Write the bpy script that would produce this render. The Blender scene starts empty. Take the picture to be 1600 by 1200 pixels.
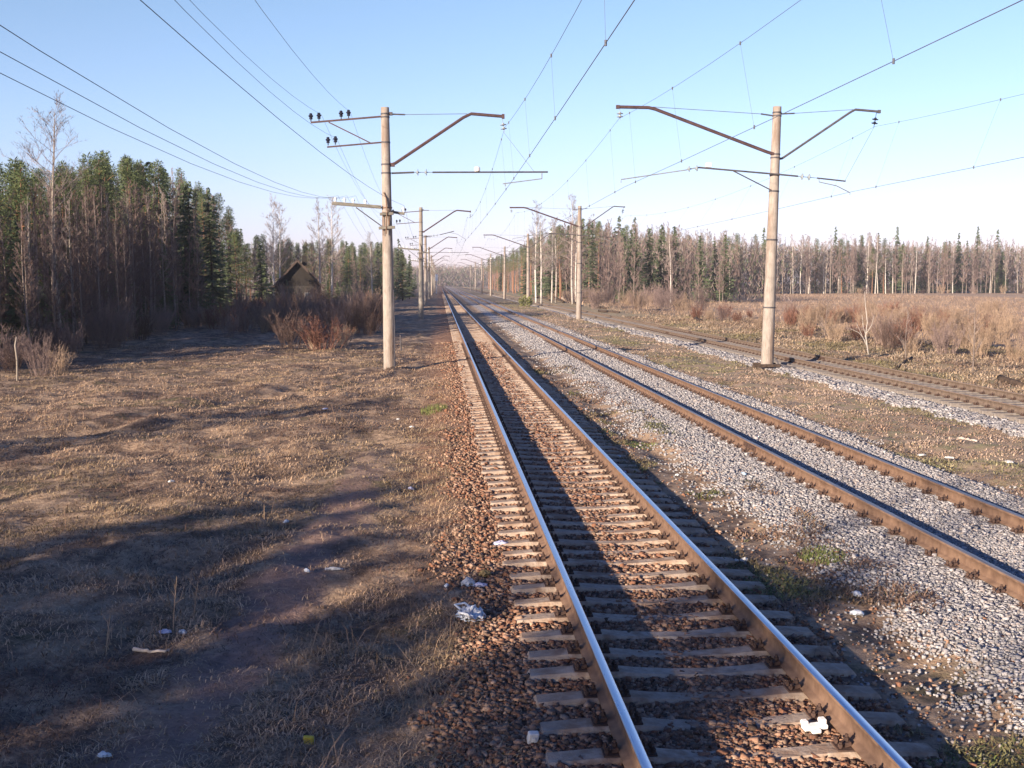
import bpy, bmesh, math, random
import numpy as np
from mathutils import Vector, Matrix
R = math.radians
random.seed(7)
rng = np.random.default_rng(11)
scn = bpy.context.scene
col = scn.collection

# ------------------------------------------------------------------ camera
CAMH, FPX, PITCH, YAW = 2.96, 1800.0, R(5.03), R(3.586)
cam_d = bpy.data.cameras.new("camera"); cam = bpy.data.objects.new("camera", cam_d); col.objects.link(cam)
cam.location = (0, 0, CAMH)
cam.rotation_euler = (math.pi / 2 - PITCH, 0, -YAW)
cam_d.sensor_width = 36; cam_d.lens = 36 * FPX / 1600
cam_d.clip_start = .1; cam_d.clip_end = 5000
scn.camera = cam

# ------------------------------------------------------------------ world and sun
SUN_EL = R(13.7); SUN_TR = (1.0, 1.02)      # horizontal direction the light travels
az_to = math.atan2(-SUN_TR[0], -SUN_TR[1])  # azimuth (from +Y, clockwise) of the sun itself
w = bpy.data.worlds.new("World"); scn.world = w; w.use_nodes = True
nt = w.node_tree; nt.nodes.clear()
out = nt.nodes.new("ShaderNodeOutputWorld"); bg = nt.nodes.new("ShaderNodeBackground")
sky = nt.nodes.new("ShaderNodeTexSky"); sky.sky_type = 'NISHITA'; sky.sun_disc = False
sky.sun_elevation = SUN_EL; sky.sun_rotation = az_to
sky.air_density = 1.0; sky.dust_density = .3; sky.ozone_density = 3.0; sky.altitude = 100
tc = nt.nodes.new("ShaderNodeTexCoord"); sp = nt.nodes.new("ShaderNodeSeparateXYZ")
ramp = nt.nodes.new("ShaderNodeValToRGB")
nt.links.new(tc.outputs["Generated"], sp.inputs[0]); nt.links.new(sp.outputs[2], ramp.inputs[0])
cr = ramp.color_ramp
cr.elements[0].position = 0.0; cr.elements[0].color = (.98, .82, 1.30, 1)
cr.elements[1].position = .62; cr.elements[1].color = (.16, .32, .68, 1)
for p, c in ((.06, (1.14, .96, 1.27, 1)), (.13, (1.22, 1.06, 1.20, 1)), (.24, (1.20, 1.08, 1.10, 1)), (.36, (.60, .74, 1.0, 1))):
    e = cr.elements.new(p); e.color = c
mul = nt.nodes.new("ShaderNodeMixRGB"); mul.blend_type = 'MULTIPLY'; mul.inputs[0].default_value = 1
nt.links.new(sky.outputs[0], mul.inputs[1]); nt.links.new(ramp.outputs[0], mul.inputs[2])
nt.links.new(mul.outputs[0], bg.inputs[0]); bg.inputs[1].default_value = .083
nt.links.new(bg.outputs[0], out.inputs[0])
sl = bpy.data.lights.new("sun", 'SUN'); so = bpy.data.objects.new("sun", sl); col.objects.link(so)
sl.energy = 5.0; sl.angle = R(.5); sl.color = (1.0, .82, .62)
L = Vector((SUN_TR[0], SUN_TR[1], 0)).normalized() * math.cos(SUN_EL) + Vector((0, 0, -math.sin(SUN_EL)))
so.rotation_euler = L.to_track_quat('-Z', 'Y').to_euler(); so.location = (-30, -30, 30)
scn.view_settings.view_transform = 'Standard'; scn.view_settings.look = 'None'
scn.view_settings.gamma = 1; scn.view_settings.use_curve_mapping = False
scn.view_settings.exposure = 1.2
scn.cycles.max_bounces = 5; scn.cycles.diffuse_bounces = 2; scn.cycles.glossy_bounces = 2
scn.cycles.transparent_max_bounces = 8

# ------------------------------------------------------------------ helpers
def ray(px, py):
    v = Vector((px - 800, 600 - py, -FPX))
    return (cam.rotation_euler.to_matrix() @ v).normalized()
def at_z(px, py, z=-.2):
    d = ray(px, py); t = (z - CAMH) / d.z
    return d.x * t, d.y * t
def at_y(px, py, Y):
    d = ray(px, py); t = Y / d.y
    return d.x * t, CAMH + d.z * t

def proj(x, y, z=CAMH):
    v = cam.rotation_euler.to_matrix().transposed() @ Vector((x, y, z - CAMH))
    return 800 - FPX * v.x / v.z, 600 + FPX * v.y / v.z
SKYX = [-80, 0, 100, 200, 270, 300, 340, 372, 385, 400, 420, 450, 480, 520, 560, 600, 625, 640, 660, 700, 740, 780, 800, 820, 840, 860, 900, 925, 960, 1000, 1040, 1100, 1200, 1650]
SKYY = [275, 268, 266, 250, 262, 285, 302, 350, 374, 372, 366, 376, 372, 376, 384, 382, 390, 412, 434, 433, 412, 400, 392, 380, 366, 358, 345, 345, 358, 358, 354, 368, 374, 376]
def skyfit(x, y, jit=0.0):
    # height above the rails of the wood's top line at this spot
    px = proj(x, y)[0]; return at_y(px, float(np.interp(px, SKYX, SKYY)) + jit, y)[1] + .3

def hsh(ix, iy, s):
    n = (ix.astype(np.int64) * 374761393 + iy.astype(np.int64) * 668265263 + s * 1442695041) & 0xffffffff
    n = ((n ^ (n >> 13)) * 1274126177) & 0xffffffff
    n = n ^ (n >> 16)
    return (n & 0xffffff) / float(0xffffff)
def vnoise(x, y, s=0):
    x = np.asarray(x, float); y = np.asarray(y, float)
    ix = np.floor(x); iy = np.floor(y); fx = x - ix; fy = y - iy
    fx = fx * fx * (3 - 2 * fx); fy = fy * fy * (3 - 2 * fy)
    a = hsh(ix, iy, s); b = hsh(ix + 1, iy, s); c = hsh(ix, iy + 1, s); d = hsh(ix + 1, iy + 1, s)
    return (a + (b - a) * fx) * (1 - fy) + (c + (d - c) * fx) * fy
def fbm(x, y, s=0, o=4):
    v = 0; a = .5; t = 0
    for k in range(o):
        v = v + a * vnoise(x * 2 ** k, y * 2 ** k, s + k * 17); t += a; a *= .5
    return v / t
def sstep(a, b, x):
    t = np.clip((x - a) / (b - a), 0, 1); return t * t * (3 - 2 * t)

def rut(x, y, x0, y0, x1, y1, w_):
    # signed distance to a gently bent wheel rut
    t = np.clip((y - y0) / (y1 - y0), -.3, 1.5)
    cx = x0 + (x1 - x0) * t + 1.0 * np.sin(t * 2.2)
    return np.exp(-((x - cx) / w_) ** 2) * sstep(-.3, -.1, (y - y0) / (y1 - y0)) * (1 - sstep(1.2, 1.5, (y - y0) / (y1 - y0)))
def gz(x, y):
    x = np.asarray(x, float); y = np.asarray(y, float)
    e = (fbm(x * .9, y * .9, 3) - .5) * .5           # edge wobble
    base = -.34 + (fbm(x * .13, y * .13, 5) - .5) * .22 + (fbm(x * .7, y * .7, 9, 4) - .5) * .30
    base = base + (fbm(x * 3.1, y * 3.1, 19, 3) - .5) * .12
    base = base + np.where(x < -3, -sstep(-3, -16, x) * 0 + (fbm(x * .07, y * .05, 31) - .5) * .5 * sstep(-2, -8, x), 0)
    base = base - .13 * rut(x, y, -9.6, 24, -3.2, 44, .45) - .10 * rut(x, y, -8.2, 24, -2.0, 44, .4)
    # track 1 bed
    fl = .02 * (fbm(x * 2.5, y * 2.5, 41) - .5)
    b1 = sstep(-.55, .55, x + e) * (1 - sstep(3.6, 4.3, x + e * .6))
    z = base * (1 - b1) + (-.243 + fl) * b1
    b2 = sstep(3.9, 4.7, x + e * 1.2) * (1 - sstep(8.3, 9.0, x + e * .5))
    z = z * (1 - b2) + (-.20 + fl) * b2
    b3 = sstep(12.3, 13.2, x + e * .5) * (1 - sstep(16.7, 17.3, x))
    z = z * (1 - b3) + (-.36 + fl) * b3
    z = z + .16 * np.exp(-((x + 1.9) ** 2 + (y - 44.2) ** 2) / .8)
    far = sstep(60, 260, y) * .15
    return z + far * (1 - np.maximum(np.maximum(b1, b2), b3))

def mesh_np(name, V, F, mats, mi=None, colr=None, smooth=False):
    """V (n,3); F: list of (array faces with k verts)"""
    me = bpy.data.meshes.new(name)
    V = np.ascontiguousarray(V, np.float32)
    me.vertices.add(len(V)); me.vertices.foreach_set("co", V.ravel())
    if not isinstance(F, list): F = [F]
    loops = np.concatenate([f.ravel() for f in F]).astype(np.int32)
    tot = np.concatenate([np.full(len(f), f.shape[1]) for f in F]).astype(np.int32)
    st = np.concatenate([[0], np.cumsum(tot)[:-1]]).astype(np.int32)
    me.loops.add(len(loops)); me.loops.foreach_set("vertex_index", loops)
    me.polygons.add(len(tot)); me.polygons.foreach_set("loop_start", st); me.polygons.foreach_set("loop_total", tot)
    if mi is not None: me.polygons.foreach_set("material_index", np.asarray(mi, np.int32))
    if smooth: me.polygons.foreach_set("use_smooth", np.ones(len(tot), bool))
    for m in mats: me.materials.append(m)
    if colr is not None:
        at = me.color_attributes.new("tint", 'FLOAT_COLOR', 'POINT')
        c4 = np.ones((len(V), 4), np.float32); c4[:, :colr.shape[1]] = colr
        at.data.foreach_set("color", c4.ravel())
    me.update(calc_edges=True); me.validate()
    return me
def link(name, me, parent=None, loc=None):
    o = bpy.data.objects.new(name, me); col.objects.link(o)
    if parent: o.parent = parent
    if loc is not None: o.location = loc
    return o
def empty(name, loc=(0, 0, 0), rz=0):
    o = bpy.data.objects.new(name, None); col.objects.link(o); o.location = loc; o.rotation_euler = (0, 0, rz)
    o.empty_display_size = .2
    return o
def tag(o, label=None, cat=None, group=None, kind=None):
    if label: o["label"] = label
    if cat: o["category"] = cat
    if group: o["group"] = group
    if kind: o["kind"] = kind
    return o

class MB:
    """collects shapes into one mesh"""
    def __init__(s): s.v = []; s.f = []; s.m = []
    def add(s, vs, fs, m=0):
        b = len(s.v); s.v += [tuple(v) for v in vs]; s.f += [tuple(i + b for i in f) for f in fs]; s.m += [m] * len(fs)
    def box(s, c, d, rot=None, m=0, bev=0):
        hx, hy, hz = d[0] / 2, d[1] / 2, d[2] / 2
        if bev:
            bm = bmesh.new(); bmesh.ops.create_cube(bm, size=1)
            for v in bm.verts: v.co = Vector((v.co.x * d[0], v.co.y * d[1], v.co.z * d[2]))
            bmesh.ops.bevel(bm, geom=bm.edges[:], offset=bev, segments=1, affect='EDGES')
            bm.verts.index_update()
            vs = [v.co.copy() for v in bm.verts]; fs = [[v.index for v in f.verts] for f in bm.faces]; bm.free()
        else:
            vs = [Vector((x, y, z)) for x in (-hx, hx) for y in (-hy, hy) for z in (-hz, hz)]
            fs = [(0, 1, 3, 2), (4, 6, 7, 5), (0, 4, 5, 1), (2, 3, 7, 6), (0, 2, 6, 4), (1, 5, 7, 3)]
        c = Vector(c)
        if rot is not None: vs = [rot @ v for v in vs]
        s.add([v + c for v in vs], fs, m)
    def tube(s, pts, rad, n=6, m=0, cap=True):
        pts = [Vector(p) for p in pts]
        if not hasattr(rad, '__len__'): rad = [rad] * len(pts)
        b = len(s.v); u = None
        for i, p in enumerate(pts):
            t = (pts[min(i + 1, len(pts) - 1)] - pts[max(i - 1, 0)])
            if t.length < 1e-9: t = Vector((0, 0, 1))
            t.normalize()
            if u is None:
                u = t.orthogonal().normalized()
            else:
                u = (u - t * u.dot(t))
                u = u.normalized() if u.length > 1e-6 else t.orthogonal().normalized()
            v = t.cross(u)
            for k in range(n):
                a = 2 * math.pi * k / n
                q = p + (u * math.cos(a) + v * math.sin(a)) * rad[i]
                s.v.append((q.x, q.y, q.z))
        for i in range(len(pts) - 1):
            for k in range(n):
                a0 = b + i * n + k; a1 = b + i * n + (k + 1) % n
                s.f.append((a0, a1, a1 + n, a0 + n)); s.m.append(m)
        if cap:
            s.f.append(tuple(b + k for k in range(n))[::-1]); s.m.append(m)
            e = b + (len(pts) - 1) * n
            s.f.append(tuple(e + k for k in range(n))); s.m.append(m)
    def lathe(s, c, prof, n=12, ax=Vector((0, 0, 1)), m=0):
        """prof: (r, h) list along ax"""
        ax = Vector(ax).normalized(); u = ax.orthogonal().normalized(); v = ax.cross(u); c = Vector(c); b = len(s.v)
        for r, h in prof:
            for k in range(n):
                a = 2 * math.pi * k / n; q = c + ax * h + (u * math.cos(a) + v * math.sin(a)) * r
                s.v.append((q.x, q.y, q.z))
        for i in range(len(prof) - 1):
            for k in range(n):
                a0 = b + i * n + k; a1 = b + i * n + (k + 1) % n
                s.f.append((a0, a1, a1 + n, a0 + n)); s.m.append(m)
        s.f.append(tuple(b + k for k in range(n))[::-1]); s.m.append(m)
        e = b + (len(prof) - 1) * n; s.f.append(tuple(e + k for k in range(n))); s.m.append(m)
    def me(s, name, mats, smooth=False):
        me = bpy.data.meshes.new(name); me.from_pydata(s.v, [], s.f)
        if not isinstance(mats, (list, tuple)): mats = [mats]
        for m in mats: me.materials.append(m)
        if len(mats) > 1: me.polygons.foreach_set("material_index", s.m)
        if smooth: me.polygons.foreach_set("use_smooth", [True] * len(s.f))
        me.update(); return me
    def build(s, name, mats, parent=None, smooth=False, loc=None):
        return link(name, s.me(name, mats, smooth), parent, loc)

# ------------------------------------------------------------------ materials
class NB:
    def __init__(s, name):
        s.mat = bpy.data.materials.new(name); s.mat.use_nodes = True; s.t = s.mat.node_tree
        s.p = s.t.nodes["Principled BSDF"]; s.p.inputs["Specular IOR Level"].default_value = .25
    def n(s, k): return s.t.nodes.new(k)
    def l(s, a, b): s.t.links.new(a, b)
    def val(s, x, inp):
        if isinstance(x, (int, float)): inp.default_value = x
        elif isinstance(x, tuple): inp.default_value = x if len(x) == 4 else (*x, 1)
        else: s.l(x, inp)
    def pos(s):
        g = s.n("ShaderNodeNewGeometry"); return g.outputs["Position"]
    def obj(s): return s.n("ShaderNodeTexCoord").outputs["Object"]
    def noise(s, vec, scale, detail=4, rough=.55, out="Fac", sc3=None):
        if sc3:
            m = s.n("ShaderNodeMapping"); m.inputs["Scale"].default_value = sc3; s.l(vec, m.inputs[0]); vec = m.outputs[0]
        k = s.n("ShaderNodeTexNoise"); s.l(vec, k.inputs["Vector"]); k.inputs["Scale"].default_value = scale
        k.inputs["Detail"].default_value = detail; k.inputs["Roughness"].default_value = rough
        return k.outputs[out]
    def voro(s, vec, scale, out="Color", feat='F1'):
        k = s.n("ShaderNodeTexVoronoi"); k.feature = feat; s.l(vec, k.inputs["Vector"]); k.inputs["Scale"].default_value = scale
        return k.outputs[out]
    def math(s, op, a, b=0.0, c=None):
        k = s.n("ShaderNodeMath"); k.operation = op; s.val(a, k.inputs[0]); s.val(b, k.inputs[1])
        if c is not None: s.val(c, k.inputs[2])
        return k.outputs[0]
    def step(s, x, a, b):
        k = s.n("ShaderNodeMapRange"); k.interpolation_type = 'SMOOTHSTEP'; s.val(x, k.inputs[0]); s.val(a, k.inputs[1]); s.val(b, k.inputs[2])
        return k.outputs[0]
    def mix(s, f, a, b, mode='MIX'):
        k = s.n("ShaderNodeMixRGB"); k.blend_type = mode; s.val(f, k.inputs[0]); s.val(a, k.inputs[1]); s.val(b, k.inputs[2])
        return k.outputs[0]
    def ramp(s, x, stops):
        k = s.n("ShaderNodeValToRGB"); s.val(x, k.inputs[0]); e = k.color_ramp.elements
        while len(e) < len(stops): e.new(.5)
        for i, (p, c) in enumerate(stops): e[i].position = p; e[i].color = (*c, 1)
        return k.outputs[0]
    def bump(s, h, dist, strength=1.0):
        k = s.n("ShaderNodeBump"); s.l(h, k.inputs["Height"]); k.inputs["Distance"].default_value = dist; k.inputs["Strength"].default_value = strength
        s.l(k.outputs[0], s.p.inputs["Normal"])
    def fin(s, c, rough=.85, metal=0.0):
        s.val(c, s.p.inputs["Base Color"]); s.val(rough, s.p.inputs["Roughness"]); s.val(metal, s.p.inputs["Metallic"])
        return s.mat

def simple(name, c1, c2, scale=8, rough=.85, metal=0, bumpd=0, det=4, sc3=None):
    b = NB(name); v = b.obj(); f = b.noise(v, scale, det, .6, sc3=sc3)
    if bumpd: b.bump(f, bumpd)
    return b.fin(b.ramp(f, ((.32, c1), (.68, c2))), rough, metal)

M = {}
def concrete(name, c1, c2, c3):
    b = NB(name); v = b.obj(); f = b.noise(v, 5, 6, .7, sc3=(1, 1, .5)); g = b.noise(v, 1.1, 4, .6, sc3=(2.5, 2.5, .35)); k = b.noise(v, 9, 4, .7, sc3=(2, 2, .12))
    c = b.ramp(f, ((.3, c1), (.7, c2))); c = b.mix(b.math('MULTIPLY', b.step(g, .46, .66), .75), c, c3); c = b.mix(b.math('MULTIPLY', b.step(k, .52, .7), .45), c, tuple(x * .55 for x in c1))
    b.bump(f, .02); return b.fin(c, .92)
M['concrete'] = concrete('mast_concrete', (.22, .192, .172), (.38, .335, .305), (.19, .13, .10))
M['concrete_grey'] = concrete('mast_concrete_grey', (.20, .185, .165), (.34, .31, .28), (.20, .15, .12))
b = NB('sleeper_concrete'); v = b.obj(); f = b.noise(v, 9, 5, .65); g = b.noise(b.pos(), 3.2, 4, .65); oi = b.n("ShaderNodeObjectInfo").outputs["Random"]
c = b.ramp(f, ((.32, (.32, .245, .19)), (.68, (.54, .44, .36)))); c = b.mix(b.math('MULTIPLY', oi, .32), c, (.22, .16, .125)); c = b.mix(b.math('MULTIPLY', b.step(g, .46, .62), .7), c, (.24, .145, .095))
b.bump(f, .02); M['sleeper'] = b.fin(c, .93)
M['sleeper_grey'] = simple('old_grey_sleeper', (.14, .12, .11), (.27, .24, .22), 9, .92, bumpd=.012)
M['rust'] = simple('rusty_steel', (.13, .078, .055), (.235, .15, .105), 7, .8, bumpd=.004)
M['rust_dk'] = simple('dark_rusty_steel', (.045, .03, .028), (.11, .065, .05), 20, .8, bumpd=.004)
M['rust_old'] = simple('greyish_old_rust', (.11, .08, .065), (.20, .15, .12), 7, .85)
M['arm'] = simple('maroon_painted_steel', (.055, .033, .036), (.095, .055, .058), 5, .6)
M['steel_dk'] = simple('dark_weathered_steel', (.05, .05, .06), (.10, .09, .10), 5, .6)
M['galv'] = simple('grey_galvanised_steel', (.16, .17, .19), (.24, .25, .27), 5, .6)
M['wire'] = simple('weathered_copper_wire', (.08, .085, .11), (.12, .125, .15), 3, .6)
M['porc_dk'] = simple('dark_glazed_porcelain', (.012, .014, .03), (.02, .022, .04), 5, .25)
M['porc_w'] = simple('white_glazed_porcelain', (.72, .72, .74), (.82, .82, .82), 5, .25)
M['glass'] = simple('grey_insulator_glass', (.22, .25, .28), (.32, .35, .38), 5, .2)
M['timber'] = simple('grey_timber', (.11, .105, .095), (.22, .205, .18), 6, .9, sc3=(1, 6, 6), bumpd=.01)
M['log_dk'] = simple('dark_wet_bark', (.035, .025, .02), (.10, .07, .055), 8, .9, bumpd=.02)
M['log_pale'] = simple('pale_peeled_log', (.42, .34, .28), (.6, .52, .46), 6, .85, bumpd=.01)
M['plastic_w'] = simple('white_plastic_film', (.66, .69, .74), (.82, .84, .87), 14, .45, bumpd=.01)
M['plastic_l'] = simple('lilac_plastic_film', (.44, .46, .66), (.56, .58, .76), 14, .45, bumpd=.01)
M['plastic_b'] = simple('pale_blue_plastic', (.35, .50, .68), (.5, .64, .78), 14, .45)
M['paper_w'] = simple('white_paper', (.55, .53, .51), (.78, .77, .76), 10, .8, bumpd=.004)
M['paper_y'] = simple('yellow_card', (.55, .42, .05), (.72, .58, .10), 10, .7)
M['paper_k'] = simple('brown_stained_card', (.25, .17, .08), (.40, .29, .13), 10, .8)
M['foam'] = simple('white_foam', (.80, .78, .76), (.88, .87, .86), 20, .7, bumpd=.002)
b = NB('polished_rail_head'); v = b.obj(); f = b.noise(v, 30, 3, .6, sc3=(1, .05, 1))
M['railtop'] = b.fin(b.ramp(f, ((.3, (.50, .56, .70)), (.7, (.66, .70, .80)))), b.ramp(f, ((.3, (.25,) * 3), (.7, (.38,) * 3))), 1.0)
b = NB('dull_rail_head'); v = b.obj(); f = b.noise(v, 30, 3, .6, sc3=(1, .05, 1))
M['railtop_dull'] = b.fin(b.ramp(f, ((.3, (.20, .18, .19)), (.7, (.34, .31, .32)))), .45, .7)
b = NB('rusty_rail_head'); v = b.obj(); f = b.noise(v, 12, 3, .6, sc3=(1, .05, 1))
M['railtop_rust'] = b.fin(b.ramp(f, ((.3, (.24, .17, .135)), (.7, (.34, .26, .21)))), .7, .2)

def bark(name, c1, c2, dark=None, scale=3):
    b = NB(name); v = b.obj(); f = b.noise(v, scale, 4, .6, sc3=(1, 1, .35))
    c = b.ramp(f, ((.35, c1), (.65, c2)))
    if dark:
        k = b.noise(v, 2.2, 3, .6, sc3=(1.5, 1.5, 3.5)); c = b.mix(b.step(k, .60, .66), c, dark)
    oi = b.n("ShaderNodeObjectInfo").outputs["Random"]
    c = b.mix(b.math('MULTIPLY', oi, .45), c, (.10, .075, .065))
    return b.fin(c, .9)
M['bark_birch'] = bark('birch_bark', (.50, .46, .42), (.72, .68, .64), (.06, .05, .05))
M['bark_grey'] = bark('grey_brown_bark', (.15, .12, .11), (.29, .24, .215))
M['bark_pale'] = bark('pale_aspen_bark', (.24, .21, .18), (.40, .35, .30), (.08, .07, .06))
M['bark_pine'] = bark('orange_pine_bark', (.22, .11, .065), (.40, .21, .13))
M['bark_dark'] = bark('dark_spruce_bark', (.05, .038, .032), (.11, .08, .07))
def leafm(name, c1, c2, trans=.0):
    b = NB(name); v = b.pos(); f = b.noise(v, 1.1, 3, .6)
    oi = b.n("ShaderNodeObjectInfo").outputs["Random"]
    c = b.ramp(f, ((.32, c1), (.68, c2)))
    c = b.mix(b.math('MULTIPLY', oi, .35), c, tuple(x * .65 for x in c1))
    return b.fin(c, .8)
M['needle_pine'] = leafm('pine_needles', (.070, .10, .042), (.135, .165, .070))
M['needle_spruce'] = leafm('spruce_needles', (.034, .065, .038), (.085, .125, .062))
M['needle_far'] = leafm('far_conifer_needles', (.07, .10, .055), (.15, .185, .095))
M['twig_red'] = leafm('purple_brown_twigs', (.165, .118, .112), (.27, .20, .185))
M['twig_near'] = leafm('dark_purple_brown_twigs', (.105, .072, .07), (.185, .135, .125))
M['twig_grey'] = leafm('grey_brown_twigs', (.22, .175, .165), (.34, .28, .26))
M['twig_willow'] = leafm('red_willow_twigs', (.16, .075, .055), (.25, .125, .09))
M['twig_tan'] = leafm('tan_brown_twigs', (.25, .175, .13), (.38, .28, .205))
M['twig_dark'] = leafm('dark_bush_twigs', (.07, .045, .04), (.12, .08, .07))

def tintmat(name, rough=.9, tr=0, spec=.25):
    b = NB(name); a = b.n("ShaderNodeVertexColor"); a.layer_name = "tint"
    b.p.inputs["Specular IOR Level"].default_value = spec
    f = b.noise(b.pos(), 90, 2, .6); c = b.mix(1.0, a.outputs[0], b.ramp(f, ((.3, (.75,) * 3), (.7, (1.2,) * 3))), 'MULTIPLY')
    return b.fin(c, rough)
M['stone'] = tintmat('crushed_stone'); M['grass'] = tintmat('dry_grass_blades', .8, spec=.15)

# ground: dead grass, dirt, ballast and gravel by position
def ground_mat():
    b = NB('ground_soil_grass_gravel'); v = b.pos()
    s = b.n("ShaderNodeSeparateXYZ"); b.l(v, s.inputs[0]); X, Y = s.outputs[0], s.outputs[1]
    n1 = b.noise(v, .35, 5, .6); n2 = b.noise(v, 1.4, 5, .65); n3 = b.noise(v, 9, 4, .7); nf = b.noise(v, 45, 3, .7)
    straw = b.ramp(b.math('ADD', b.math('MULTIPLY', n3, .6), b.math('MULTIPLY', nf, .4)),
                   ((.30, (.16, .11, .075)), (.46, (.36, .25, .17)), (.62, (.52, .38, .26))))
    brown = b.ramp(n3, ((.3, (.075, .052, .04)), (.7, (.22, .152, .115))))
    green = b.ramp(n3, ((.3, (.055, .062, .022)), (.7, (.15, .15, .06))))
    c = b.mix(b.step(n2, .40, .58), straw, brown)
    gm = b.math('MULTIPLY', b.step(n1, .52, .66), b.step(b.noise(v, 2.6, 3, .6), .45, .6))
    c = b.mix(b.math('MULTIPLY', gm, .6), c, green)
    # centre strip between the tracks: short greenish grass
    strip = b.math('MULTIPLY', b.step(X, 8.6, 9.6), b.math('SUBTRACT', 1.0, b.step(X, 12.2, 13.0)))
    sg = b.ramp(b.noise(v, 2.2, 5, .65), ((.38, (.44, .32, .25)), (.52, (.38, .29, .20)), (.62, (.25, .255, .13))))
    sg = b.mix(.35, sg, b.ramp(nf, ((.3, (.10, .08, .05)), (.7, (.42, .33, .24)))))
    c = b.mix(b.math('MULTIPLY', strip, .9), c, sg)
    # verge right of the third track
    verge = b.math('MULTIPLY', b.step(X, 16.6, 17.2), b.math('SUBTRACT', 1.0, b.step(X, 21.5, 25)))
    vg = b.ramp(b.noise(v, 1.6, 5, .65), ((.36, (.26, .19, .13)), (.52, (.42, .34, .22)), (.66, (.28, .26, .13))))
    c = b.mix(b.math('MULTIPLY', verge, .85), c, vg)
    # far field right
    ff = b.step(X, 24, 32)
    c = b.mix(b.math('MULTIPLY', ff, .8), c, b.ramp(b.noise(v, .25, 5, .65), ((.35, (.36, .245, .17)), (.6, (.56, .405, .285)))))
    # trodden path lower left
    wob = b.math('MULTIPLY', b.math('SUBTRACT', n2, .5), 1.2)
    t = b.math('SUBTRACT', Y, 7.0)
    pc = b.math('ADD', -2.15, b.math('ADD', b.math('MULTIPLY', t, .115), b.math('MULTIPLY', b.math('MULTIPLY', t, t), -.004)))
    dpa = b.math('ABSOLUTE', b.math('ADD', b.math('SUBTRACT', X, pc), wob))
    pm = b.math('MULTIPLY', b.math('SUBTRACT', 1.0, b.step(dpa, .15, .5)), b.math('SUBTRACT', 1.0, b.step(Y, 17, 24)))
    c = b.mix(b.math('MULTIPLY', pm, .9), c, b.ramp(n3, ((.3, (.19, .12, .10)), (.7, (.33, .22, .185)))))
    e = b.math('MULTIPLY', b.math('SUBTRACT', n2, .5), 1.5)
    xe = b.math('ADD', X, e)
    # brown ballast of the first track
    vb = b.voro(v, 22); vd = b.voro(v, 22, "Distance")
    bal = b.ramp(b.math('ADD', b.math('MULTIPLY', b.n_sep(vb), .8), b.math('MULTIPLY', n3, .2)),
                 ((.1, (.085, .045, .033)), (.5, (.22, .125, .085)), (.9, (.36, .235, .17))))
    m1 = b.math('MULTIPLY', b.step(xe, -.05, .45), b.math('SUBTRACT', 1.0, b.step(xe, 3.0, 3.5)))
    c = b.mix(m1, c, bal)
    oran = b.math('MULTIPLY', b.math('MULTIPLY', b.step(xe, -1.0, .0), b.math('SUBTRACT', 1.0, b.step(X, 1.0, 1.3))), b.step(Y, 11, 20))
    c = b.mix(b.math('MULTIPLY', oran, .8), c, b.ramp(n3, ((.3, (.20, .105, .065)), (.7, (.40, .225, .14)))))
    oil = b.math('SUBTRACT', 1.0, b.step(b.math('ABSOLUTE', b.math('SUBTRACT', X, 2.045)), .3, .7))
    c = b.mix(b.math('MULTIPLY', b.math('MULTIPLY', oil, b.step(Y, 14, 24)), .35), c, (.30, .19, .12))
    # grey gravel
    gr = b.ramp(b.n_sep(b.voro(v, 20)), ((.05, (.26, .25, .255)), (.5, (.42, .395, .405)), (.95, (.56, .535, .54))))
    g2 = b.math('MULTIPLY', b.step(xe, 4.2, 4.9), b.math('SUBTRACT', 1.0, b.step(b.math('ADD', X, b.math('MULTIPLY', e, .5)), 8.4, 8.9)))
    g3 = b.math('MULTIPLY', b.step(b.math('ADD', X, b.math('MULTIPLY', e, .4)), 12.5, 12.9), b.math('SUBTRACT', 1.0, b.step(X, 13.5, 13.8)))
    c = b.mix(b.math('MAXIMUM', g2, g3), c, gr)
    dk = b.math('MULTIPLY', b.step(X, 13.5, 13.8), b.math('SUBTRACT', 1.0, b.step(X, 16.6, 17.0)))
    c = b.mix(b.math('MULTIPLY', dk, .8), c, b.ramp(n3, ((.3, (.09, .06, .045)), (.7, (.22, .16, .12)))))
    gm_all = b.math('MAXIMUM', b.math('MAXIMUM', m1, g2), g3)
    h = b.math('ADD', b.math('MULTIPLY', b.math('MULTIPLY', vd, gm_all), -1.6),
               b.math('MULTIPLY', b.math('ADD', n3, b.math('MULTIPLY', nf, .5)), 1.2))
    b.bump(h, .022)
    return b.fin(c, .95)
def n_sep(self, colr):
    s = self.n("ShaderNodeSeparateColor"); self.l(colr, s.inputs[0]); return s.outputs[0]
NB.n_sep = n_sep
M['ground'] = ground_mat()

# ------------------------------------------------------------------ ground sheet
def axis(segs):
    o = [np.array([segs[0][0]])]
    for a, b_, st in segs: o.append(np.linspace(a, b_, max(2, int(round((b_ - a) / st)) + 1))[1:])
    return np.concatenate(o)
xs = axis([(-1500, -300, 120), (-300, -60, 12), (-60, -14, 1.0), (-14, -5, .2), (-5, 10, .085), (10, 24, .22), (24, 70, 1.2), (70, 300, 10), (300, 1500, 120)])
ys = axis([(-300, -40, 20), (-40, 5.5, 1.2), (5.5, 18, .09), (18, 40, .2), (40, 80, .6), (80, 200, 3), (200, 600, 16), (600, 3000, 150)])
GX, GY = np.meshgrid(xs, ys)
GZ = gz(GX, GY)
nx, ny = len(xs), len(ys)
idx = (np.arange(ny - 1)[:, None] * nx + np.arange(nx - 1)[None, :]).ravel()
F = np.stack([idx, idx + 1, idx + nx + 1, idx + nx], 1)
gme = mesh_np('ground', np.stack([GX.ravel(), GY.ravel(), GZ.ravel()], 1), F, [M['ground']], smooth=True)
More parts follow.
